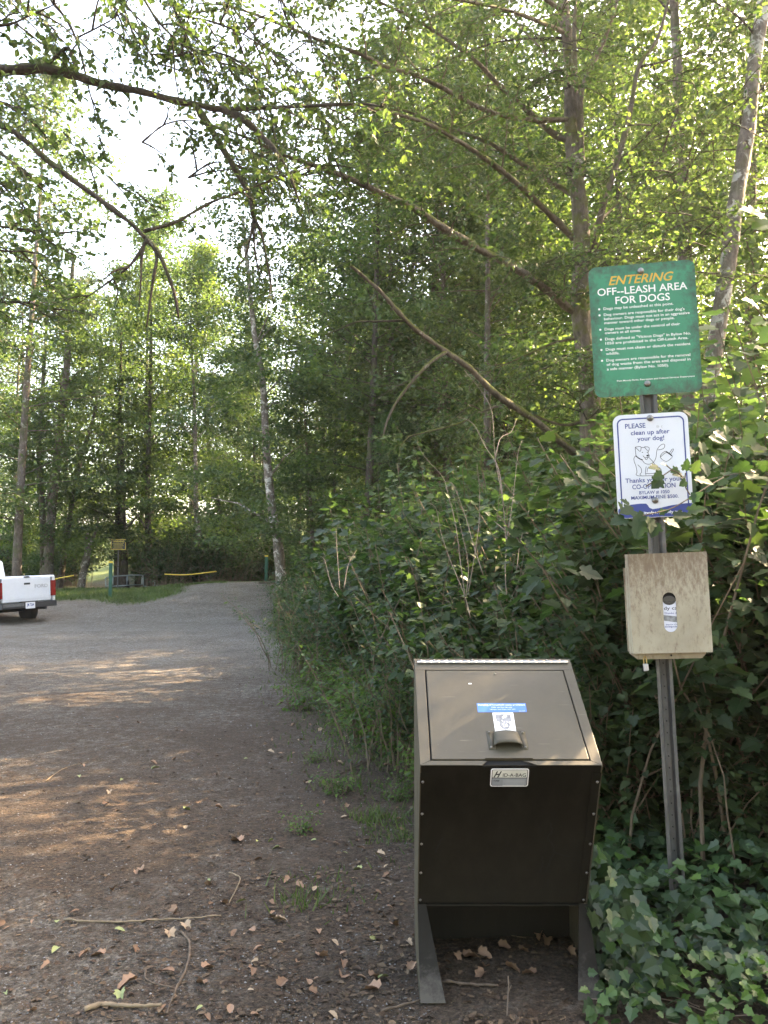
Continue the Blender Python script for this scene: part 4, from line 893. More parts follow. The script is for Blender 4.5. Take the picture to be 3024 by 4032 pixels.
def far_wood():
    rg = np.random.default_rng(8); n = 1900; a = np.where(rg.random(n) < .35, rg.uniform(-.15, .35, n), rg.uniform(-.85, .9, n)); d = rg.uniform(88, 130, n)
    x = np.sin(a) * d; y = np.cos(a) * d; base = gh(x, y); H = (4.5 + 12 * sstep(-.2, .0, a)) + 2.5 * np.sin(a * 17) + 3 * rg.random(n); C = np.stack([x, y, base + rg.random(n) ** .8 * H], 1)
    me = crown_leaves(C, 44, 1.5, .45, rg, LEAF_D); tag(link('far_wood', me), kind='stuff')
far_wood()

# ------------------------------------------------------------------ big alder with its low limbs, and other near trees
def grow_on(path, mbw, rng, spacing, blen, twigs, lper, start=.2, Lsize=.06, out=None, droop=.2, end=1.0):
    """side branchlets with twigs on a limb; leaf positions appended to out"""
    p = np.asarray(path); seg = np.linalg.norm(np.diff(p, axis=0), axis=1); cum = np.concatenate([[0], np.cumsum(seg)]); Lt = cum[-1]
    s = start * Lt; sign = 1
    while s < Lt * end:
        i = min(np.searchsorted(cum, s) - 1, len(p) - 2); i = max(i, 0); f = (s - cum[i]) / (seg[i] + 1e-9); b = p[i] + (p[i + 1] - p[i]) * f
        t = (p[i + 1] - p[i]) / (seg[i] + 1e-9); sd = np.cross(t, [0, 0, 1]); sd /= np.linalg.norm(sd) + 1e-9; sign = -sign
        d = sd * sign * (.6 + .5 * rng.random()) + t * (.35 + .5 * rng.random()) + np.array([0, 0, .5 * rng.standard_normal() * .6]); d /= np.linalg.norm(d)
        L = blen * (.5 + .8 * rng.random()) * (1.1 - .5 * s / Lt); q = []
        for k in np.linspace(0, 1, 6):
            q.append(b + d * L * k + np.array([0, 0, -droop * L * k * k]) + .03 * L * rng.standard_normal(3) * k)
        mbw.tube(q, np.linspace(.011, .003, 6), 4, cap=False)
        for j in range(twigs):
            kk = .2 + .8 * (j + rng.random()) / twigs; a = q[min(int(kk * 5), 4)] + (q[min(int(kk * 5) + 1, 5)] - q[min(int(kk * 5), 4)]) * (kk * 5 % 1)
            dd = d * .5 + rng.standard_normal(3) * [.7, .7, .35] + [0, 0, -.15]; dd /= np.linalg.norm(dd); l2 = .22 + .4 * rng.random() * min(1, blen)
            mbw.tube([a, a + dd * l2], [.003, .0015], 3, cap=False)
            m = lper; u = (np.arange(m) + rng.random(m) * .5) / m; pos = a + dd * (l2 * u)[:, None]
            fw = dd * .5 + rng.standard_normal((m, 3)) * [.7, .7, .35] + [0, 0, -.25]
            out[0].append(pos); out[1].append(fw); out[2].append(rng.standard_normal((m, 3)) * .5 + [0, 0, 1]); out[3].append(Lsize * (.45 + .9 * rng.random(m)))
        s += spacing * (.6 + .8 * rng.random())
def crown_obj(out, T, mat, tmpl=OVAL, name='crown'):
    P, f, u, s = [np.concatenate(o) for o in out]; return link(name, leaf_mesh('leaves', P, f, u, s, tmpl, mat), T), len(P)

def big_alder():
    Y = 11.0; b0 = at(2345, 2560, Y); z0 = float(gh(b0[0], Y)); T = thing('alder_tree', 'big mossy alder behind the green sign with low limbs reaching far left', 'tree', (0, 0, 0))
    rng = np.random.default_rng(77); out = [[], [], [], []]
    q = lambda L: smooth_path([at(px, py, y) for px, py, y in L], 4)
    tr = MB(); P = q([(2352, 2640, Y), (2345, 2200, Y), (2335, 1900, Y), (2318, 1500, Y), (2288, 1240, Y), (2291, 1000, Y), (2280, 800, Y), (2259, 640, Y), (2248, 456, Y), (2241, 228, Y), (2215, 0, Y), (2195, -300, Y), (2170, -700, Y), (2160, -1200, Y)])
    P[0][2] = z0 - .1; rad = np.interp(np.linspace(0, 1, len(P)), [0, .08, .3, .5, .75, 1], [.25, .175, .125, .105, .075, .035]); tr.tube(P, rad, 14, wob=.05, rng=rng)
    stems = [[(2290, 700, Y), (2286, 500, Y - .1), (2288, 365, Y - .2), (2340, 240, Y - .2), (2387, 137, Y - .3), (2430, 0, Y - .4), (2480, -250, Y - .4)],
             [(2335, 1000, Y), (2378, 793, Y - .3), (2423, 656, Y - .4), (2478, 456, Y - .5), (2514, 264, Y - .6), (2587, 155, Y - .6), (2633, 0, Y - .7), (2700, -250, Y - .8)],
             [(2287, 351, Y - .2), (2223, 292, Y - .2), (2104, 164, Y), (1958, 9, Y + .2), (1880, -90, Y + .3)],
             [(2262, 560, Y), (2262, 300, Y - .1), (2262, 100, Y - .2), (2275, -200, Y - .2)]]
    for i, s in enumerate(stems):
        tr.tube(q(s), np.linspace((.055, .05, .025, .06)[i], .012, len(q(s))), 9, wob=.05, rng=rng)
    link('trunk', tr.mesh('trunk', BARK_M, True), T)
    limbs = [  # (path, r0, r1, leafy from, spacing, blen)
        ([(2270, 1790, Y), (2215, 1745, Y - .2), (2100, 1650, Y - .6), (1950, 1550, Y - 1.0), (1850, 1450, Y - 1.3), (1750, 1380, Y - 1.5), (1640, 1300, Y - 1.7), (1570, 1230, Y - 1.9), (1490, 1140, Y - 2), (1380, 1045, Y - 2.2)], .062, .02, .98, .4, .6),
        ([(1755, 1385, Y - 1.5), (1680, 1440, Y - 1.6), (1600, 1530, Y - 1.6), (1545, 1610, Y - 1.6), (1515, 1690, Y - 1.6), (1505, 1760, Y - 1.6)], .028, .008, .9, .4, .5),
        ([(1590, 1262, Y - 1.8), (1480, 1265, Y - 1.9), (1400, 1268, Y - 2), (1330, 1300, Y - 2), (1278, 1318, Y - 2)], .02, .006, .9, .5, .5),
        ([(2290, 1660, Y), (2200, 1670, Y), (2000, 1600, Y), (1900, 1620, Y - .2), (1800, 1670, Y - .4), (1600, 1720, Y - .6)], .03, .01, .4, .5, .8),
        ([(2295, 1330, Y), (2200, 1345, Y), (2120, 1375, Y), (2000, 1430, Y), (1850, 1490, Y)], .026, .008, .3, .4, .8),
        ([(2290, 1260, Y), (2259, 1230, Y), (2077, 1085, Y - .5), (1877, 975, Y - 1), (1740, 893, Y - 1.4), (1630, 820, Y - 1.6), (1512, 765, Y - 1.9), (1380, 705, Y - 2.1), (1249, 656, Y - 2.3), (1094, 601, Y - 2.6), (984, 547, Y - 2.8), (800, 480, Y - 3)], .075, .012, .3, .30, 1.1),
        ([(2262, 940, Y), (2232, 911, Y), (2120, 800, Y - .4), (2013, 702, Y - .8), (1877, 601, Y - 1.2), (1694, 492, Y - 1.7), (1512, 437, Y - 2.1), (1400, 415, Y - 2.3), (1200, 420, Y - 2.6)], .06, .012, .25, .30, 1.1),
        ([(2262, 770, Y), (2222, 747, Y + .2), (2031, 629, Y), (1913, 556, Y - .2), (1740, 497, Y - .4), (1603, 437, Y - .6), (1512, 433, Y - .7)], .05, .012, .25, .32, 1.1),
        ([(2250, 560, Y), (2168, 519, Y), (2059, 419, Y - .1), (1949, 319, Y - .3), (1858, 228, Y - .5), (1676, 100, Y - .8), (1500, 10, Y - 1), (1350, -60, Y - 1.2)], .055, .012, .2, .30, 1.1),
        ([(2246, 470, Y), (2080, 470, Y - .5), (1922, 437, Y - 1), (1794, 373, Y - 1.3), (1649, 300, Y - 1.6), (1512, 260, Y - 1.9), (1400, 205, Y - 2.1), (1276, 164, Y - 2.3), (1140, 110, Y - 2.5), (1000, 55, Y - 2.7), (850, 10, Y - 3)], .045, .012, .25, .28, 1.1),
        ([(2250, 165, Y), (2186, 150, Y), (1967, 164, Y + .1), (1785, 228, Y + .2), (1600, 320, Y + .3)], .022, .008, .2, .35, 1.0),
        ([(2225, 50, Y), (2050, -60, Y - .4), (1800, -120, Y - .9), (1550, -150, Y - 1.4), (1300, -160, Y - 1.9)], .04, .01, .2, .26, 1.2),
        ([(2230, 130, Y), (2000, 40, Y - 1.0), (1700, -20, Y - 2.0), (1450, -60, Y - 2.6)], .035, .01, .2, .26, 1.2),
        ([(2290, 1050, Y), (2250, 1020, Y - .5), (2180, 1010, Y - .9)], .018, .006, .0, .16, .7),
        ([(2262, 700, Y), (2240, 660, Y - .6), (2190, 640, Y - 1.0)], .018, .006, .0, .16, .7),
        ([(2245, 350, Y), (2220, 300, Y - .6), (2160, 280, Y - 1.0)], .018, .006, .0, .16, .7),
        ([(2318, 1450, Y), (2380, 1400, Y - .6), (2460, 1380, Y - .9)], .014, .006, .0, .16, .7),
        ([(2310, 1380, Y), (2240, 1400, Y - .6), (2150, 1450, Y - .9)], .014, .006, .1, .18, .7),
        ([(2335, 1700, Y), (2260, 1560, Y - .5), (2180, 1500, Y - .8)], .014, .006, .2, .18, .7),
        ([(2325, 900, Y), (2400, 830, Y + .4), (2520, 700, Y + .7), (2620, 600, Y + 1)], .03, .008, .2, .28, 1.0),
        ([(2300, 1120, Y), (2360, 1060, Y - .3), (2440, 1010, Y - .6), (2560, 980, Y - .8)], .022, .006, .2, .22, .8),
        ([(2300, 1180, Y), (2230, 1150, Y - .4), (2120, 1160, Y - .7), (2020, 1190, Y - .9)], .02, .006, .2, .3, .8),
        ([(2420, 650, Y - .4), (2520, 560, Y - .4), (2600, 480, Y - .3)], .02, .006, .2, .3, .9),
        ([(2514, 264, Y - .6), (2620, 240, Y - .6), (2760, 190, Y - .5)], .02, .006, .2, .26, .9),
        ([(2430, 0, Y - .4), (2330, -80, Y - .6), (2200, -150, Y - 1)], .02, .006, .1, .26, 1.0)]
    for path, r0, r1, st, sp, bl in limbs:
        p = q(path); lm = MB(); lm.tube(p, np.linspace(r0, r1, len(p)) * .85 * (1 + .10 * rng.standard_normal(len(p))), 9, wob=.07, rng=rng); tw = MB()
        if st < .95: grow_on(p, lm, rng, sp * .75, bl, 8, 10, st, .058, out)
        link('limb', lm.mesh('limb', BARK_M if r0 > .024 else BARK_D, True), T)
    # bare hanging twigs in the shade under the limbs
    bt = MB()
    for k in range(70):
        px, py = rng.uniform(1150, 2250), rng.uniform(1000, 1700)
        y = Y - rng.uniform(0, 2.2); a = at(px, py, y); d = np.array([-.5 + .5 * rng.standard_normal() * .6, .2 * rng.standard_normal(), -.45 + .25 * rng.standard_normal()]); L = .4 + .8 * rng.random()
        if (px - 1380) * .85 + 1045 > py + 30 or py > (px - 1380) * .85 + 1400: continue
        bt.tube([a, a + d * L * .5 + [0, 0, .03], a + d * L], [.005, .004, .002], 3, cap=False)
    if bt.V: tag(link('bare_twigs', bt.mesh('bare_twigs', BARK_D), T), kind='stuff')
    for k in range(24):  # upper crown filling round the trunk
        a = at(rng.uniform(1900, 2750), rng.uniform(-250, 1100), Y + rng.uniform(-.9, 1.8)); p = np.array([a, a + rng.standard_normal(3) * .5 + [.2, 0, .2]])
        lm = MB() if k == 0 else lm; grow_on(smooth_path(np.vstack([p, [p[-1] + [.3, .2, .2]]]), 3), lm, rng, .3, .9, 6, 9, 0, .062, out)
    tag(link('crown_twigs', lm.mesh('twigs', BARK_D), T), kind='stuff')
    print('alder leaves', crown_obj(out, T, LEAF_A)[1])
big_alder()

def left_tree():
    """limbs of a tree whose trunk stands just outside to the left"""
    Y = 7.5; T = thing('overhanging_tree', 'tree outside the frame whose dark bare limbs and loose twigs hang over the lot', 'tree', (0, 0, 0)); rng = np.random.default_rng(31)
    q = lambda L: smooth_path([at(px, py, y) for px, py, y in L], 4); out = [[], [], [], []]
    tx = at(-900, 600, Y)[0]; tr = MB(); tp = smooth_path([(tx - .1, Y + .3, -.1), (tx, Y + .2, 2), (tx + .1, Y, 4.5), (tx + .1, Y, 7), (tx, Y, 11)], 4)
    tr.tube(tp, np.linspace(.26, .1, len(tp)), 12, wob=.05); link('trunk', tr.mesh('trunk', BARK, True), T)
    L = [([(-880, 330, Y), (-400, 270, Y), (0, 278, Y), (150, 268, Y), (270, 290, Y), (400, 330, Y), (560, 362, Y), (700, 398, Y), (800, 418, Y), (880, 432, Y)], .066, .034, 1.2, .3, .8),
         ([(880, 432, Y), (960, 470, Y - .1), (1020, 525, Y - .1), (1090, 600, Y - .2), (1120, 650, Y - .2), (1150, 715, Y - .3), (1180, 800, Y - .3)], .045, .010, .3, .35, .6),
         ([(770, 415, Y), (820, 490, Y), (880, 590, Y), (930, 670, Y), (980, 760, Y), (1000, 855, Y)], .042, .03, .95, .5, .4),
         ([(1000, 855, Y), (1030, 920, Y), (1045, 1000, Y), (1065, 1100, Y), (1075, 1200, Y)], .022, .006, .4, .3, .3),
         ([(1000, 855, Y), (985, 940, Y), (965, 1010, Y), (925, 1060, Y)], .018, .005, .4, .3, .3),
         ([(1000, 855, Y), (1000, 940, Y), (1010, 1030, Y), (1040, 1090, Y)], .015, .004, .5, .3, .3),
         ([(880, 432, Y), (1000, 425, Y - .2), (1200, 418, Y - .5), (1400, 408, Y - .9), (1512, 420, Y - 1.1)], .03, .010, .1, .22, .7),
         ([(-880, 100, Y - .8), (-300, 380, Y - .8), (0, 492, Y - .8), (91, 547, Y - .8), (228, 665, Y - .8), (365, 765, Y - .8), (510, 875, Y - .8), (574, 939, Y - .8)], .036, .022, 1.2, .4, .4),
         ([(574, 939, Y - .8), (617, 1000, Y - .8), (600, 1120, Y - .8), (577, 1290, Y - .8)], .026, .008, 1.2, .4, .4),
         ([(590, 950, Y - .8), (627, 1000, Y - .8), (665, 1090, Y - .8), (690, 1170, Y - .8), (703, 1250, Y - .8)], .024, .012, 1.2, .4, .4),
         ([(574, 939, Y - .8), (558, 1010, Y - .8), (555, 1100, Y - .8), (548, 1200, Y - .8)], .018, .005, 1.2, .4, .4),
         ([(574, 950, Y - .8), (540, 1010, Y - .8), (490, 1065, Y - .8), (400, 1130, Y - .7), (300, 1200, Y - .6)], .02, .004, .3, .25, .4),
         ([(565, 911, Y - .8), (700, 870, Y - .7), (820, 802, Y - .6), (966, 747, Y - .5), (1100, 700, Y - .4), (1221, 656, Y - .3)], .020, .008, .2, .25, .5),
         ([(185, 255, Y), (230, 215, Y - .1), (270, 190, Y - .2), (295, 265, Y - .2)], .03, .012, 1.2, .3, .3),
         ([(200, 0, Y - .3), (270, 90, Y - .2), (315, 200, Y - .1), (345, 330, Y), (370, 430, Y), (395, 560, Y)], .018, .004, .3, .2, .4),
         ([(-100, 930, Y - 1), (0, 985, Y - 1), (100, 990, Y - 1), (210, 1010, Y - 1)], .014, .004, .1, .14, .6),
         ([(-200, 1200, Y), (0, 1192, Y), (90, 1190, Y), (200, 1220, Y), (270, 1270, Y)], .022, .006, .2, .16, .6),
         ([(380, -60, Y - .4), (480, 60, Y - .4), (560, 160, Y - .3), (640, 300, Y - .2)], .018, .005, .2, .18, .6),
         ([(540, -50, Y - .4), (620, 80, Y - .4), (720, 180, Y - .3), (830, 270, Y - .2)], .018, .005, .2, .16, .7),
         ([(-200, 60, Y - 1), (0, 100, Y - 1), (120, 60, Y - 1), (230, 10, Y - 1)], .02, .006, .0, .13, .9),
         ([(-250, 480, Y - 1), (-50, 560, Y - 1), (60, 650, Y - 1), (150, 720, Y - 1)], .016, .005, .0, .12, .7),
         ([(-250, 800, Y - 1), (-50, 880, Y - 1), (80, 900, Y - 1), (230, 920, Y - 1)], .016, .005, .0, .14, .6),
         ([(560, 560, Y - .1), (650, 490, Y - .1), (760, 475, Y - .1), (900, 520, Y - .2)], .012, .004, .0, .2, .5),
         ([(740, 700, Y + .3), (840, 640, Y + .2), (960, 660, Y + .2), (1080, 760, Y + .2)], .012, .004, .0, .13, .8),
         ([(300, 150, Y - .5), (400, 100, Y - .5), (500, 40, Y - .5)], .012, .004, .0, .15, .6),
         ([(620, 250, Y), (760, 200, Y), (900, 220, Y), (1020, 300, Y)], .014, .004, .0, .12, .8),
         ([(700, 60, Y), (850, 90, Y), (1000, 160, Y), (1100, 260, Y)], .014, .004, .0, .12, .8),
         ([(560, -200, Y + .5), (680, 20, Y + .5), (800, 180, Y + .5), (960, 330, Y + .5), (1080, 480, Y + .5)], .018, .004, .1, .11, .8),
         ([(820, -200, Y + .8), (900, 0, Y + .8), (1020, 160, Y + .8), (1180, 300, Y + .8), (1290, 500, Y + .8)], .018, .004, .1, .11, .8),
         ([(1000, -200, Y + 1.2), (1120, 20, Y + 1.2), (1260, 200, Y + 1.2), (1400, 320, Y + 1.2)], .018, .004, .1, .11, .8),
         ([(350, -200, Y + .3), (480, 0, Y + .3), (600, 120, Y + .3), (760, 230, Y + .3)], .016, .004, .1, .13, .7),
         ([(900, 560, Y + .6), (1000, 600, Y + .6), (1120, 690, Y + .6), (1230, 800, Y + .6)], .010, .003, .0, .11, .7),
         ([(-300, -100, Y - .5), (-60, -60, Y - .5), (120, 40, Y - .5), (220, 120, Y - .5)], .016, .004, .0, .10, .8),
         ([(-300, 300, Y - .5), (-60, 380, Y - .5), (80, 430, Y - .5), (140, 500, Y - .5)], .014, .004, .0, .10, .6),
         ([(-300, 640, Y - .5), (-60, 700, Y - .5), (60, 760, Y - .5), (100, 850, Y - .5)], .014, .004, .0, .10, .6),
         ([(1180, 690, Y + 1), (1300, 640, Y + 1), (1420, 560, Y + 1), (1520, 520, Y + 1)], .012, .003, .0, .12, .8),
         ([(420, 690, Y), (480, 740, Y), (560, 760, Y)], .008, .003, .0, .2, .5), ([(250, 520, Y), (330, 600, Y), (370, 700, Y)], .008, .003, .0, .2, .5)]
    for path, r0, r1, st, sp, bl in L:
        p = q(path); lm = MB(); lm.tube(p, np.linspace(r0, r1, len(p)) * .82 * (1 + .12 * rng.standard_normal(len(p))), 9, wob=.07, rng=rng)
        if st < 1: grow_on(p, lm, rng, sp, bl, 5, 7, st, .062, out)
        link('limb', lm.mesh('limb', BARK_D, True), T)
    print('left leaves', crown_obj(out, T, LEAF_A)[1])
left_tree()

def near_tree(name, label, path, Y, rs, bark, limbs, seed, fillbox=None, nfill=0):
    T = thing(name, label, 'tree', (0, 0, 0)); rng = np.random.default_rng(seed); q = lambda L: smooth_path([at(px, py, y) for px, py, y in L], 4)
    P = q([(px, py, Y) for px, py in path]); P[0][2] = float(gh(P[0][0], Y)) - .1; tr = MB(); tr.tube(P, np.linspace(rs[0], rs[1], len(P)), 14, wob=.05, rng=rng); link('trunk', tr.mesh('trunk', bark, True), T)
    out = [[], [], [], []]
    for lp, r0, sp, bl in limbs:
        p = q(lp); lm = MB(); lm.tube(p, np.linspace(r0, .006, len(p)), 7, wob=.06, rng=rng); grow_on(p, lm, rng, sp * .8, bl, 7, 9, .15, .056, out); link('limb', lm.mesh('limb', BARK_D, True), T)
    if nfill:
        lm = MB()
        for k in range(nfill):
            a = at(rng.uniform(*fillbox[0]), rng.uniform(*fillbox[1]), Y + rng.uniform(-1.5, 2)); p = np.array([a, a + rng.standard_normal(3) * .4, a + rng.standard_normal(3) * .7]); grow_on(p, lm, rng, .26, .9, 7, 9, 0, .056, out)
        tag(link('crown_twigs', lm.mesh('twigs', BARK_D), T), kind='stuff')
    crown_obj(out, T, LEAF_C)
near_tree('alder_tree', 'slim upright alder between the big mossy alder and the pale leaning trunk', [(2720, 2500), (2705, 1800), (2700, 1300), (2697, 1012), (2688, 850), (2688, 683), (2668, 456), (2669, 273), (2652, 0), (2640, -400), (2630, -900)], 15, (.16, .06), BARK,
    [([(2680, 750, 15), (2610, 650, 15), (2540, 640, 15), (2450, 620, 15)], .03, .3, .9), ([(2670, 500, 15), (2620, 430, 15), (2560, 445, 15)], .025, .3, .8), ([(2690, 700, 15), (2760, 600, 15), (2850, 500, 15), (2920, 380, 15)], .05, .3, .9),
     ([(2690, 560, 15), (2740, 500, 15), (2800, 520, 15)], .02, .3, .7), ([(2655, 150, 15), (2730, 90, 15), (2860, 70, 15)], .02, .3, .8), ([(2650, 60, 15), (2560, -30, 15), (2450, -60, 15)], .03, .25, 1.0)], 51, ((2380, 2960), (250, 1100)), 13)
near_tree('alder_tree', 'pale patchy trunk leaning right of the signs, bright along its sunlit edge', [(2760, 2600), (2772, 2000), (2785, 1600), (2830, 1276), (2872, 1002), (2900, 775), (2945, 510), (2972, 228), (3010, 0), (3060, -400), (3100, -900)], 10.5, (.115, .08), BARK_P,
    [([(2880, 950, 10.5), (2820, 930, 10.5), (2740, 890, 10.6)], .015, .3, .6), ([(2985, 150, 10.5), (2900, 60, 10.4), (2800, 0, 10.3)], .02, .3, .8), ([(2960, 400, 10.5), (3040, 300, 10.7), (3100, 250, 10.8)], .02, .2, .8)], 52, ((2850, 3150), (200, 1100)), 4)

# ------------------------------------------------------------------ shrubs
def shrub_variant(seed, H, W, ns, lper, lsize, tmpl, mat, low=.25, stem=STEM):
    rng = np.random.default_rng(seed); mb = MB(); P = []; Fd = []; U = []; S = []
    for k in range(ns):
        az = rng.random() * 6.283; b = np.array([.18 * W * rng.standard_normal(), .18 * W * rng.standard_normal(), -.03]); L = H * (.5 + .65 * rng.random()); o = W * (.2 + .5 * rng.random())
        pts = np.array([b + [math.cos(az) * o * s ** 1.6, math.sin(az) * o * s ** 1.6, L * s * (1 - .12 * s)] for s in np.linspace(0, 1, 6)]) + .02 * rng.standard_normal((6, 3))
        mb.tube(pts, np.linspace(.009, .003, 6), 4, cap=False)
        m = lper; s = low + (1 - low) * rng.random(m) ** .75; i = np.minimum((s * 5).astype(int), 4); f = (s * 5 - i)[:, None]; c = pts[i] * (1 - f) + pts[i + 1] * f
        d = rdir(m, 0, rng) * [1, 1, .3]; d /= np.linalg.norm(d, axis=1)[:, None]; pet = lsize * (.5 + 1.4 * rng.random(m))[:, None]
        P.append(c + d * pet + [0, 0, .02]); Fd.append(d + [0, 0, -.28]); U.append(rng.standard_normal((m, 3)) * .32 + [0, 0, 1] + d * .25); S.append(lsize * (.5 + .75 * rng.random(m)))
    P, Fd, U, S = map(np.concatenate, (P, Fd, U, S))
    return mb.mesh('stems', stem), leaf_mesh('leaves', P, Fd, U, S, tmpl, mat)
SH = [shrub_variant(61, 2.2, 1.5, 36, 54, .095, MAPLE, LEAF_S), shrub_variant(62, 1.9, 1.3, 38, 58, .08, MAPLE, LEAF_S), shrub_variant(63, 2.5, 1.4, 36, 52, .088, MAPLE, LEAF_B, low=.35),
      shrub_variant(64, 1.5, 1.3, 36, 56, .07, MAPLE, LEAF_S, low=.1), shrub_variant(65, .75, .9, 26, 30, .065, NETTLE, LEAF_Y, low=.1), shrub_variant(66, .45, .5, 10, 18, .07, NETTLE, LEAF_Y, low=.15), shrub_variant(67, 1.7, 1.5, 36, 60, .06, NETTLE, LEAF_S, low=.15)]
SN = ['broad-leaved shrub', 'leafy green shrub', 'tall maple-leaved shrub', 'dense low shrub', 'fresh green nettle clump', 'small fresh green seedling', 'fine-leaved shrub']
def put_shrub(v, x, y, s, rz, label, group=None, name='shrub', dz=0.0):
    T = thing(name, label, 'shrub' if v != 5 else 'plant', (x, y, float(gh(x, y)) - .02 + dz), (0, 0, rz), group)
    link('stem', SH[v][0], T, scale=s); link('foliage', SH[v][1], T, scale=s); return T
rs = np.random.default_rng(404)
def row(y0, y1, step, off, vs, s0, s1, where, grp, jit=.25, dz=0):
    y = y0; i = 0
    while y < y1:
        st = step * (1 if y < 12 else 1.5); x = float(edge_x(y)) + off + jit * rs.standard_normal(); v = vs[int(rs.integers(0, len(vs)))]
        put_shrub(v, x, y + jit * .5 * rs.standard_normal(), float(rs.uniform(s0, s1)), float(rs.uniform(0, 6.28)), f'{SN[v]} {where}, {ordinal(i)} from the bin', grp)
        y += st * (.8 + .4 * rs.random()); i += 1
row(4.9, 27, .62, .12, [4, 4, 5, 6], .6, .95, 'at the very edge of the gravel lot', 'low plants along the lot edge', .10)
row(4.75, 27, .75, .75, [3, 6, 3, 1], .85, 1.05, 'in the front row beside the lot', 'shrubs in the front row beside the lot', .12)
row(4.6, 26, .85, 1.45, [0, 1, 2, 6], .9, 1.3, 'in the second row beside the lot', 'shrubs in the second row beside the lot', .15)
row(7, 22, 1.2, 5.2, [0, 2], 1.3, 1.8, 'in the tall rear row beside the lot', 'shrubs in the rear row beside the lot', .4)
row(4.9, 24, 1.0, 2.5, [0, 1, 2], 1.0, 1.4, 'in the third row beside the lot', 'shrubs in the third row beside the lot', .25)
row(5.6, 22, 1.3, 3.8, [0, 2, 1], 1.05, 1.5, 'in the back row beside the lot', 'shrubs in the back row beside the lot', .35)
# the thicket behind the signs
thick = [(2.15, 4.75, 0, .98), (1.75, 5.0, 2, .9), (2.7, 4.9, 0, 1.05), (2.4, 5.6, 2, 1.05), (3.2, 5.6, 1, 1.15), (1.65, 5.9, 1, .95), (3.5, 6.6, 0, 1.2), (2.7, 6.6, 2, 1.1), (3.0, 4.3, 1, 1.0), (2.6, 4.1, 3, .9), (1.45, 4.65, 1, .72), (1.1, 4.7, 3, .75), (3.9, 5.4, 2, 1.2), (4.2, 7.4, 0, 1.2), (3.5, 8, 1, 1.2), (2.3, 4.25, 3, .7), (1.8, 4.35, 3, .6)]
for i, (x, y, v, s) in enumerate(sorted(thick)):
    put_shrub(v, x, y, s, float(rs.uniform(0, 6.28)), f'{SN[v]} in the thicket behind the sign post, {ordinal(i)} from the bin side', 'shrubs in the thicket behind the sign post')
# dark undergrowth at the far end
und = []
for i in range(46):
    px = rs.uniform(560, 1130); y = rs.uniform(35.5, 44); x = (px - CX) / FPX * y; und.append((x, y))
for i, (x, y) in enumerate(sorted(und, key=lambda p: p[0] / p[1])):
    v = (0, 1, 3, 6)[i % 4]; put_shrub(v, x, y, float(rs.uniform(.9, 1.35)), float(rs.uniform(0, 6.28)), f'{SN[v]} in the dark undergrowth beyond the chain, {ordinal(i)} from the gates', 'undergrowth bushes beyond the chain')
und = []
for i in range(60):
    px = rs.uniform(-60, 1200); y = rs.uniform(41, 58); x = (px - CX) / FPX * y
    if abs(x + .33 * y) > 1.5: und.append((x, y))
for i, (x, y) in enumerate(sorted(und, key=lambda p: p[0] / p[1])):
    v = (2, 1, 0)[i % 3]; put_shrub(v, x, y, float(rs.uniform(1.0, 1.7)), float(rs.uniform(0, 6.28)), f'{SN[v]} on the wooded slope past the gates, {ordinal(i)} from the truck side', 'bushes on the wooded slope')
# seedlings in the foreground soil
for px, py, s, lab in ((1180, 2790, .8, 'leafy seedling standing alone on the soil left of the shrub edge'), (1340, 3130, .45, 'small seedling among the fallen leaves left of the bin lid'), (1450, 2870, .9, 'bright seedling clump at the foot of the shrubs'), (1560, 2960, .8, 'seedling growing close against the left side of the bin'),
                       (1185, 3290, .35, 'flat rosette of green leaves on the dark soil'), (1240, 3000, .3, 'tiny seedling between brown leaves'), (1570, 3150, .4, 'low seedling touching the bin side')):
    d = at(px, py, 1.0); t = (0 - EYE) / (d[2] - EYE); put_shrub(5, float(d[0] * t), t, s, float(rs.uniform(0, 6)), lab, name='seedling')

# bare pale canes standing in the shrubs
def bare_canes(y, strokes, label, r0):
    T = thing('bare_shrub', label, 'bare shrub', (0, 0, 0), group='leafless pale canes'); k = .844
    for st in strokes:
        pts = [at(1000 + a * k, 1000 + b * k, y + .15 * i) for i, (a, b) in enumerate(st)]
        MB().tube(smooth_path(pts, 4), np.linspace(r0, r0 * .35, len(smooth_path(pts, 4))) * .72, 6, wob=.08).build('cane', CANE, T, True)
bare_canes(5.6, [[(1180, 1620), (1172, 1480), (1176, 1350), (1160, 1150), (1125, 950), (1110, 740), (1060, 640), (980, 540)], [(1176, 1350), (1200, 1200), (1215, 1080), (1232, 930), (1250, 870)], [(1165, 1180), (1140, 1000), (1080, 900), (1020, 790), (950, 760)], [(1125, 950), (1150, 860), (1200, 830), (1225, 770)], [(1172, 1290), (1130, 1255), (1060, 1190)]], 'pale leafless cane fan standing tallest behind the bin hinge', .0055)
bare_canes(5.3, [[(1010, 1700), (985, 1600), (945, 1500), (905, 1400), (870, 1290), (850, 1190), (815, 1160)], [(985, 1600), (965, 1450), (940, 1260), (905, 1120), (880, 1040), (800, 950), (760, 880)], [(990, 1600), (1000, 1450), (965, 1280), (930, 1120)], [(1000, 1580), (1030, 1400), (1050, 1250), (1052, 1100), (1040, 980)], [(1070, 1500), (1025, 1360), (985, 1220), (930, 1080), (890, 1060)]], 'pale leafless canes spreading left of the tallest cane fan', .0045)
bare_canes(6.0, [[(1225, 1480), (1240, 1360), (1270, 1240), (1300, 1150), (1330, 1080)], [(1320, 1400), (1290, 1320), (1240, 1280), (1195, 1260)]], 'thin leafless cane pair right of the tallest cane fan', .0045)
bare_canes(5.0, [[(400, 1560), (392, 1450), (385, 1350), (383, 1280)], [(395, 1600), (360, 1540), (330, 1430), (310, 1412)], [(420, 1560), (440, 1450), (480, 1380)]], 'short pale dry sticks poking out of the front row of shrubs', .004)

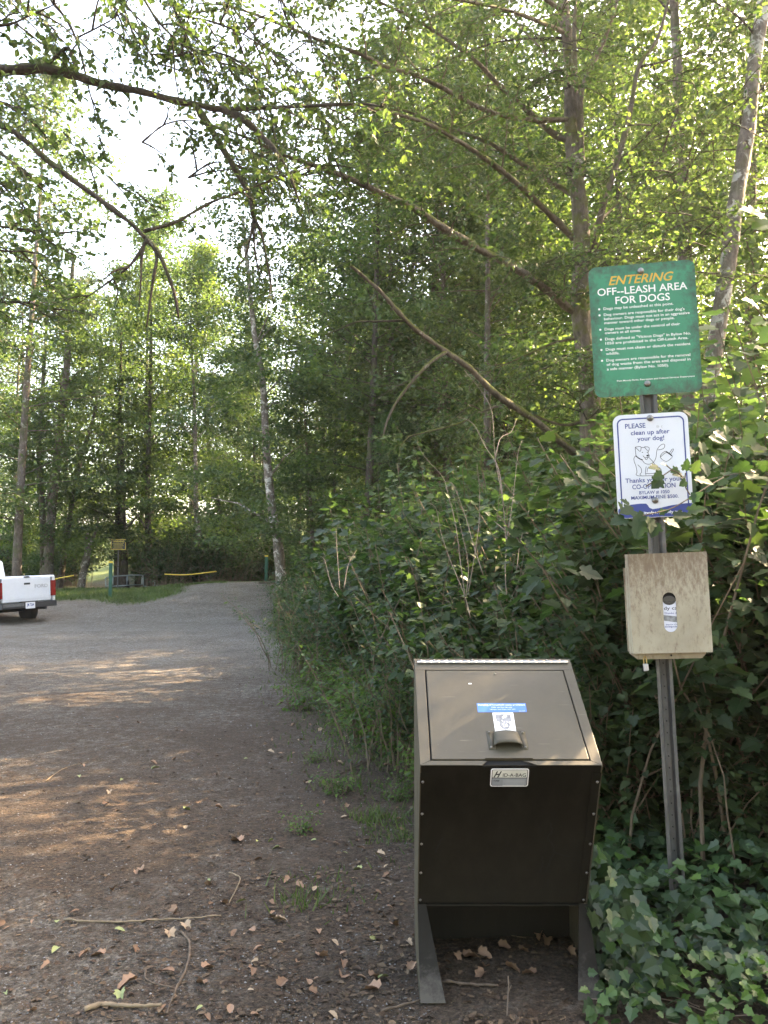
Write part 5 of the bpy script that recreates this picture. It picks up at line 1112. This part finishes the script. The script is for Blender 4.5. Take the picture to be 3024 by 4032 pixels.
# leafy sprays that reach across the white sign and in from the side
def spray(name, label, leaves_, stems, y, size, mat, tmpl=MAPLE):
    T = thing(name, label, 'plant spray', (0, 0, 0)); m = MB()
    for s in stems: m.tube(smooth_path([at(px, py, yy) for px, py, yy in s], 4), .0028, 5)
    m.build('stem', STEM, T)
    P, f, u, s_ = [], [], [], []
    for px, py, yy, ang, sz, tl in leaves_:
        P.append(at(px, py, yy)); a = math.radians(ang); f.append((math.cos(a), -.35, math.sin(a))); u.append((math.sin(tl) * .8, -.8, .55 + .4 * math.cos(tl))); s_.append(sz * .85)
    link('foliage', leaf_mesh('leaves', np.array(P), np.array(f), np.array(u), np.array(s_), tmpl, mat), T)
k = .3014; c2 = lambda x, y: (2350 + x * k, 1560 + y * k)
lv = []
for x, y, ang, sz, tl in ((800, 930, 185, .058, .3), (850, 1020, 205, .062, 2), (830, 1090, 222, .075, 1), (900, 895, 170, .03, 0), (1060, 960, 200, .05, 1.5), (1110, 1030, 180, .06, .5), (1160, 1110, 215, .05, 2.2), (1150, 960, 80, .06, .4), (1250, 980, 60, .07, 1), (1300, 1080, -20, .09, .7),
                          (420, 1420, 150, .06, .6), (480, 1490, 190, .085, .5), (620, 1560, 215, .09, .9), (560, 1640, 250, .10, .6), (700, 1600, 265, .08, 1.2), (760, 1660, 250, .085, .4), (820, 1530, 20, .05, 1), (900, 1620, -30, .08, .8), (360, 1600, 200, .09, .3), (420, 1720, 240, .08, .7), (1010, 1560, 0, .09, .4), (1200, 1500, 10, .09, .9), (1240, 1360, 40, .07, .2), (330, 1480, 120, .05, .2)):
    p = c2(x, y); lv.append((p[0], p[1], 3.52 - .05 * math.sin(x), ang, sz, tl))
spray('leaf_spray', 'green lobed leaf spray reaching in front of the white sign', lv, [[(*c2(1659, 1060), 3.62), (*c2(1450, 1180), 3.58), (*c2(1200, 1340), 3.54), (*c2(940, 1480), 3.52), (*c2(600, 1560), 3.5)], [(*c2(1160, 1100), 3.56), (*c2(1060, 1000), 3.54), (*c2(980, 960), 3.53), (*c2(900, 895), 3.52)], [(*c2(1220, 1290), 3.56), (*c2(1150, 1160), 3.56), (*c2(1160, 1000), 3.56)], [(*c2(980, 960), 3.53), (*c2(830, 1060), 3.52), (*c2(640, 1180), 3.52)]], 3.5, .07, LEAF_S)
rsp = np.random.default_rng(9); lv = []
for x, y, sz, ang in ((3000, 850, .13, 170), (2975, 830, .11, 190), (3030, 880, .12, 200), (2985, 1215, .09, 150), (3005, 1260, .08, 200), (3030, 1300, .10, 230), (2960, 1190, .06, 170), (3040, 760, .09, 120)): lv.append((x, y, 3.3, ang, sz, rsp.random()))
spray('leaf_spray', 'glowing yellow green maple leaves hanging in beside the leaning pale trunk', lv, [[(3120, 900, 3.35), (3040, 850, 3.3), (2990, 835, 3.3)], [(3120, 1350, 3.35), (3040, 1290, 3.3), (2960, 1190, 3.3)]], 3.3, .1, LEAF_Y)
lv = []
for i in range(85):
    x = rsp.uniform(2660, 3080); y = rsp.uniform(1640, 2750)
    if x < 2720 + 30 * math.sin(y) and y > 2100: x += 120
    lv.append((x, y, rsp.uniform(3.9, 4.4), rsp.uniform(180, 330), rsp.uniform(.05, .10), rsp.uniform(0, 3)))
spray('leaf_spray', 'large dark maple leaf spray hanging right behind the tan dispenser box', lv, [[(3100, 1900 + 180 * j, 4.3), (2950, 1860 + 180 * j, 4.2), (2740, 1900 + 180 * j, 4.1)] for j in range(5)], 4.1, .1, LEAF_S)

# ------------------------------------------------------------------ ivy
def ivy():
    rg = np.random.default_rng(15); n = 5200; x = rg.uniform(.82, 2.9, n); y = rg.uniform(2.55, 4.9, n)
    e = np.interp(y, [2.5, 2.75, 3.0, 3.3, 3.7, 4.9], [1.25, .98, .84, .82, .80, .80]) + .05 * np.sin(y * 23); keep = (x > e) & ~((x < .80) & (y > 3.0)); x, y = x[keep], y[keep]; n = len(x)
    m = sstep(0, .35, x - np.interp(y, [2.5, 2.75, 3.0, 3.3, 4.9], [1.2, .95, .84, .82, .80]))
    h = gh(x, y) + .02 + (.05 + .16 * m * (1 + .4 * np.sin(x * 9) * np.cos(y * 8))) * rg.random(n) ** .6
    az = rg.uniform(0, 6.28, n); f = np.stack([np.cos(az), np.sin(az) - .35, -.3 + .3 * rg.standard_normal(n)], 1); u = rg.standard_normal((n, 3)) * .33 + [0, -.25, 1]
    # shoots climbing the right side of the bin and lapping its foot
    q = 260; xc = rg.uniform(.80, 1.02, q); yc = rg.uniform(2.98, 3.7, q); hc = rg.uniform(.03, .46, q) * (1 - sstep(.86, 1.05, xc) * .5); q2 = 26; xc = np.concatenate([xc, rg.uniform(.70, .82, q2)]); yc = np.concatenate([yc, rg.uniform(2.93, 3.03, q2)]); hc = np.concatenate([hc, rg.uniform(.02, .16, q2)]); q += q2
    x = np.concatenate([x, xc]); y = np.concatenate([y, yc]); h = np.concatenate([h, hc]); az = np.concatenate([az, rg.uniform(0, 6.28, q)]); n = len(x)
    f = np.concatenate([f, np.stack([rg.normal(0, .7, q), rg.normal(-.5, .3, q), rg.normal(-.5, .3, q)], 1)]); u = np.concatenate([u, rg.standard_normal((q, 3)) * .35 + [-.1, -.9, .6]])
    near = 1 - sstep(2.6, 3.6, y); s = (.045 + .05 * rg.random(n)) * (1 - .3 * near)
    fresh = rg.random(n) < .12 + .75 * (1 - sstep(2.75, 3.15, y)); Pv = np.stack([x, y, h], 1); k = ~fresh
    tag(link('ivy_ground_cover', leaf_mesh('leaves', Pv[k], f[k], u[k], s[k] * .92, IVY, LEAF_V)), kind='stuff')
    tag(link('fresh_ivy_growth', leaf_mesh('leaves', Pv[fresh] + [0, 0, .015], f[fresh], u[fresh], s[fresh] * .72, IVY, LEAF_W)), kind='stuff')
    st = MB()
    for k in range(60):
        a = np.array([rg.uniform(.9, 2.5), rg.uniform(2.7, 4.2), 0]); d = rg.uniform(0, 6.28); p = [a + np.array([math.cos(d) * .12 * i, math.sin(d) * .12 * i, 0]) + .02 * rg.standard_normal(3) for i in range(4)]
        for q in p: q[2] = float(gh(q[0], q[1])) + .03
        st.tube(p, .0022, 4, cap=False)
    tag(st.build('ivy_runners', CANE), kind='stuff')
ivy()

# ------------------------------------------------------------------ grass
def grass():
    rg = np.random.default_rng(3); P = []
    def patch(n, fx, fy, cond=None):
        x, y = fx(n), fy(n)
        if cond is not None: k = cond(x, y); x, y = x[k], y[k]
        return x, y
    A = []
    x = rg.uniform(-13, -4.5, 26000); y = rg.uniform(26.5, 35.5, 26000); gx = x / y; k = (sstep(28.6, 30, y + .8 * np.sin(x * 1.3) - 18 * np.clip(gx + .33, 0, 1)) * (1 - sstep(-.27, -.23, gx)) > rg.random(len(x))); A.append((x[k], y[k], .10))
    x = rg.uniform(-8, -5, 1500); y = rg.uniform(32.8, 35, 1500); k = (x / y < -.19); A.append((x[k], y[k], .06))
    y = rg.uniform(4.4, 27, 16000); x = edge_x(y) + rg.normal(0, .30, 16000) + .02; A.append((x, y, .05))
    for px, py, nn, hh in ((1330, 3105, 120, .07), (1500, 3230, 160, .07), (1560, 3300, 90, .06), (1190, 3575, 60, .07), (1290, 3560, 40, .04), (1250, 2990, 40, .06), (1340, 3480, 40, .03), (1210, 3480, 40, .03)):
        d = at(px, py, 1.0); t = -EYE / (d[2] - EYE); A.append((d[0] * t + .09 * rg.standard_normal(nn), t + .09 * rg.standard_normal(nn), hh))
    V = []; 
    for x, y, h in A:
        n = len(x); z = gh(x, y) - .01; a = rg.uniform(0, 6.28, n); hh = h * (.5 + rg.random(n)); w_ = .004 + .0004 * y; lx, ly = .5 * hh * rg.standard_normal(n), .5 * hh * rg.standard_normal(n)
        V.append(np.stack([np.stack([x - np.cos(a) * w_, y - np.sin(a) * w_, z], 1), np.stack([x + np.cos(a) * w_, y + np.sin(a) * w_, z], 1), np.stack([x + lx, y + ly, z + hh], 1)], 1).reshape(-1, 3))
    V = np.concatenate(V); n = len(V) // 3
    tag(link('grass', mesh_np('grass', V, np.arange(n * 3), LEAF_G, False, np.full(n, 3))), kind='stuff')
grass()

# ------------------------------------------------------------------ ground litter
def gpt(px, py):
    d = at(px, py, 1.0); t = -EYE / (d[2] - EYE); return float(d[0] * t), float(t)
def litter():
    rg = np.random.default_rng(44)
    # stones
    n = 9000; px = rg.uniform(-100, 1700, n); py = 2440 + 1650 * rg.random(n) ** .9; d = np.array([gpt(a, b) for a, b in zip(px, py)]); x, y = d[:, 0], d[:, 1]; k = x < edge_x(y) + .3; x, y = x[k], y[k]; n = len(x)
    T_ = np.array([(1, 0, 0), (0, 1, 0), (-1, 0, 0), (0, -1, 0), (0, 0, .7), (0, 0, -.7)], float); F = np.array([(0, 1, 4), (1, 2, 4), (2, 3, 4), (3, 0, 4), (1, 0, 5), (2, 1, 5), (3, 2, 5), (0, 3, 5)])
    s = (.0018 + .0035 * rg.random(n) ** 3) * (1 + .10 * y); a = rg.uniform(0, 6.28, n)
    V = T_[None] * s[:, None, None] * (.6 + .7 * rg.random((n, 6, 1))); c, s_ = np.cos(a)[:, None], np.sin(a)[:, None]
    V = np.stack([V[..., 0] * c - V[..., 1] * s_, V[..., 0] * s_ + V[..., 1] * c, V[..., 2]], -1) + np.stack([x, y, gh(x, y) + .001], 1)[:, None]
    Fi = F[None] + (np.arange(n) * 6)[:, None, None]; m, nn, l = newmat('loose_stone')
    g = nn.new('ShaderNodeNewGeometry'); r = ramp(nn, [(0, (.05, .042, .036)), (.5, (.13, .115, .10)), (.9, (.19, .18, .17)), (1, (.28, .27, .26))]); l.new(g.outputs['Random Per Island'], r.inputs[0]); p = nn.new('ShaderNodeBsdfPrincipled'); l.new(r.outputs[0], p.inputs['Base Color']); p.inputs['Roughness'].default_value = .9
    o = nn.new('ShaderNodeOutputMaterial'); l.new(p.outputs[0], o.inputs[0]); tag(link('gravel_stones', mesh_np('stones', V.reshape(-1, 3), Fi, m, False, np.full(n * 8, 3))), kind='stuff')
    # crumbs of leaf and bark
    n = 30000; px = rg.uniform(-100, 2300, n); py = 2440 + 1640 * rg.random(n); d = np.array([gpt(a, b) for a, b in zip(px, py)]); x, y = d[:, 0], d[:, 1]
    w_ = np.exp(-((x - (edge_x(y) - .5)) / 1.1) ** 2) + .25; k = (rg.random(n) < w_) & (x < 2.4) & ~((x > .1) & (x < .82) & (y > 3.0) & (rg.random(n) < .7)); x, y = x[k], y[k]; n = len(x)
    P = np.stack([x, y, gh(x, y) + .006], 1); az = rg.uniform(0, 6.28, n); f = np.stack([np.cos(az), np.sin(az), .15 * rg.standard_normal(n)], 1); u = rg.standard_normal((n, 3)) * .3 + [0, 0, 1]
    CR = leaf_mat('crumbled_leaf', [(.035, .023, .016), (.07, .045, .03), (.12, .078, .05), (.06, .04, .027), (.19, .13, .08)], trans=(.6, .5, .4), tfac=.15, rough=.8)
    tag(link('leaf_crumbs', leaf_mesh('crumbs', P, f, u, (.006 + .03 * rg.random(n) ** 4), OVAL, CR)), kind='stuff')
    # fallen leaves one can count
    mats = [plain('tan_dead_leaf', (.24, .14, .085), .7, var=.3, scale=40), plain('brown_dead_leaf', (.17, .095, .055), .8, var=.35, scale=40), plain('yellow_green_leaf', (.22, .24, .09), .6, var=.2, scale=40), plain('pale_fallen_leaf', (.30, .21, .13), .7, var=.25, scale=40)]
    names = ['tan', 'dark brown', 'yellow green', 'pale beige']
    def leafmesh(t, m): return mesh_np('fallen_leaf', t[0], np.array(t[1]), m, True, np.full(len(t[1]), len(t[1][0])))
    OV2 = lobed([(.05, .14), (.3, .26), (.6, .24), (.85, .12), (1.0, 0)], .35); ms = [[leafmesh(t, m) for t in (DEADLEAF, OV2)] for m in mats]
    spots = [(945, 3330, .085, 0, 0), (850, 3180, .05, 0, 0), (1055, 2965, .06, 3, 0), (1205, 3090, .05, 0, 0), (700, 3600, .07, 0, 0), (665, 3690, .06, 3, 0), (530, 3880, .07, 0, 0), (1255, 3790, .06, 0, 0), (1490, 3920, .075, 0, 0), (1345, 3875, .06, 0, 0), (230, 3740, .055, 2, 1), (930, 3585, .05, 2, 1), (1455, 3720, .045, 2, 1),
             (1350, 3375, .03, 2, 1), (450, 3675, .05, 2, 1), (1270, 2870, .07, 3, 0), (1160, 2850, .05, 0, 0), (1330, 3010, .05, 3, 0), (685, 3850, .06, 1, 1), (310, 3060, .05, 2, 1), (560, 3440, .05, 0, 0), (830, 3500, .05, 0, 0), (430, 3120, .05, 3, 0), (1225, 3080, .04, 2, 1), (960, 2990, .035, 2, 1), (780, 2972, .03, 2, 1), (1165, 3510, .05, 0, 0), (1530, 2955, .05, 0, 0)]
    n = 235
    for i in range(n):
        px = rg.uniform(0, 1640) ; py = rg.uniform(2650, 4030); x, y = gpt(px, py)
        if rg.random() > .25 + .9 * math.exp(-((x - (float(edge_x(y)) - .7)) / .9) ** 2): continue
        spots.append((px, py, float(rg.uniform(.02, .055)), int(rg.choice([0, 0, 1, 1, 1, 2, 3])), int(rg.integers(0, 2))))
    for i in range(14): spots.append((rg.uniform(1780, 2240), rg.uniform(3640, 3900), float(rg.uniform(.04, .07)), int(rg.choice([0, 1, 1])), 0))
    spots = sorted(spots, key=lambda q: q[1]); cnt = {}
    for px, py, s, c, t in spots:
        x, y = gpt(px, py); o = link('fallen_leaf', ms[c][t], None, (x, y, float(gh(x, y)) + .012), (rg.normal(0, .25), rg.normal(0, .25), rg.uniform(0, 6.28)), s)
        side = 'under the bin' if px > 1700 else ('on the soil just left of the bin' if px > 1250 else ('on the bare soil by the lot edge' if px > 700 else 'out on the gravelly soil'))
        kx = (c, side); cnt[kx] = cnt.get(kx, 0) + 1
        tag(o, f'{names[c]} fallen leaf {side}, {ordinal(cnt[kx] - 1)} farthest', 'fallen leaf', 'fallen leaves scattered on the soil')
    # sticks
    WOOD = plain('dry_stick', (.10, .07, .048), .85, var=.4, scale=30, bump=.4); WOODP = plain('barkless_stick', (.20, .145, .09), .8, var=.3, scale=30)
    def stick(pts, r, m, label):
        p = [(*gpt(a, b), 0) for a, b in pts]; p = [(x, y, float(gh(x, y)) + r * .9) for x, y, _ in p]; q = smooth_path(p, 5); q[:, 2] += .004 * np.abs(np.sin(np.arange(len(q)))) 
        o = MB().tube(q, np.linspace(r * .7, r * .42, len(q)) * (1 + .15 * np.sin(np.arange(len(q)) * 2.3)), 7, wob=.14).build('stick', m, None, True); tag(o, label, 'stick', 'sticks lying on the soil')
    k = 1.0247; c7 = lambda L: [(x * k, 3200 + y * k) for x, y in L]
    stick(c7([(248, 415), (340, 428), (480, 434), (600, 430), (720, 428), (850, 418)]), .007, WOODP, 'long thin straight stick lying across the soil')
    stick(c7([(695, 480), (725, 515), (728, 560), (715, 620), (680, 690), (640, 790)]), .008, WOOD, 'dark curved stick bending down beside the tan leaf pile')
    stick(c7([(560, 620), (558, 655), (590, 675), (670, 695)]), .006, WOOD, 'short crooked twig joined near the dark curved stick')
    stick(c7([(880, 250), (920, 270), (915, 300), (880, 370)]), .006, WOODP, 'hook-shaped pale twig lying above the dark curved stick')
    stick(c7([(325, 778), (390, 760), (450, 765), (540, 768), (620, 765)]), .013, WOODP, 'thick pale piece of barkless wood nearest the viewer')
    stick([(180, 3080), (250, 3030), (340, 3005)], .005, WOODP, 'thin straight twig far out on the gravelly soil'); stick([(1080, 3480), (1040, 3470), (1100, 3440)], .006, WOOD, 'short dark twig in the middle of the soil')
    stick([(1300, 3460), (1400, 3450), (1470, 3440)], .005, WOOD, 'thin root-like twig left of the bin'); stick([(1500, 3475), (1560, 3500), (1600, 3500)], .005, WOOD, 'thin twig almost touching the bin foot')
    stick([(1740, 3890), (1860, 3905), (1960, 3910)], .009, WOOD, 'thick stub lying between the bin feet'); stick([(1760, 3655), (1860, 3685), (2070, 3720)], .004, WOODP, 'long thin twig in the shade under the bin')
    stick([(1320, 3060), (1450, 3000), (1520, 2960)], .006, WOOD, 'dark twig leading to the seedlings beside the bin'); stick([(1500, 4000), (1600, 3975), (1700, 3950)], .007, WOOD, 'dark twig lying at the front of the left bin foot')
    T = thing('dry_stalk', 'thin pale dry stalk standing upright in front of the bin opening', 'dry stalk', (0, 0, 0)); b = gpt(1996, 4020); 
    MB().tube(smooth_path([(b[0], b[1], 0), at(2000, 3930, b[1]), at(2003, 3880, b[1]), at(2000, 3843, b[1])], 4), .0028, 5).build('stem', CANE, T)
    MB().tube([at(2002, 3905, b[1]), at(2014, 3878, b[1])], .002, 5).build('side_shoot', CANE, T)
litter()
print('objects', len(bpy.data.objects))

# ------------------------------------------------------------------ thin hazy air, added to soften contrast and colour
def softening_haze():
    m, n, l = newmat('added_veil'); v = n.new('ShaderNodeVolumePrincipled'); v.inputs['Color'].default_value = (.93, .94, 1, 1); v.inputs['Density'].default_value = HAZE_D; v.inputs['Anisotropy'].default_value = .55
    o = n.new('ShaderNodeOutputMaterial'); l.new(v.outputs[0], o.inputs['Volume'])
    tag(MB().box(-520, 520, -40, 910, -3, 60).build('softening_haze', m), kind='stuff')
HAZE_D = .0004
softening_haze()
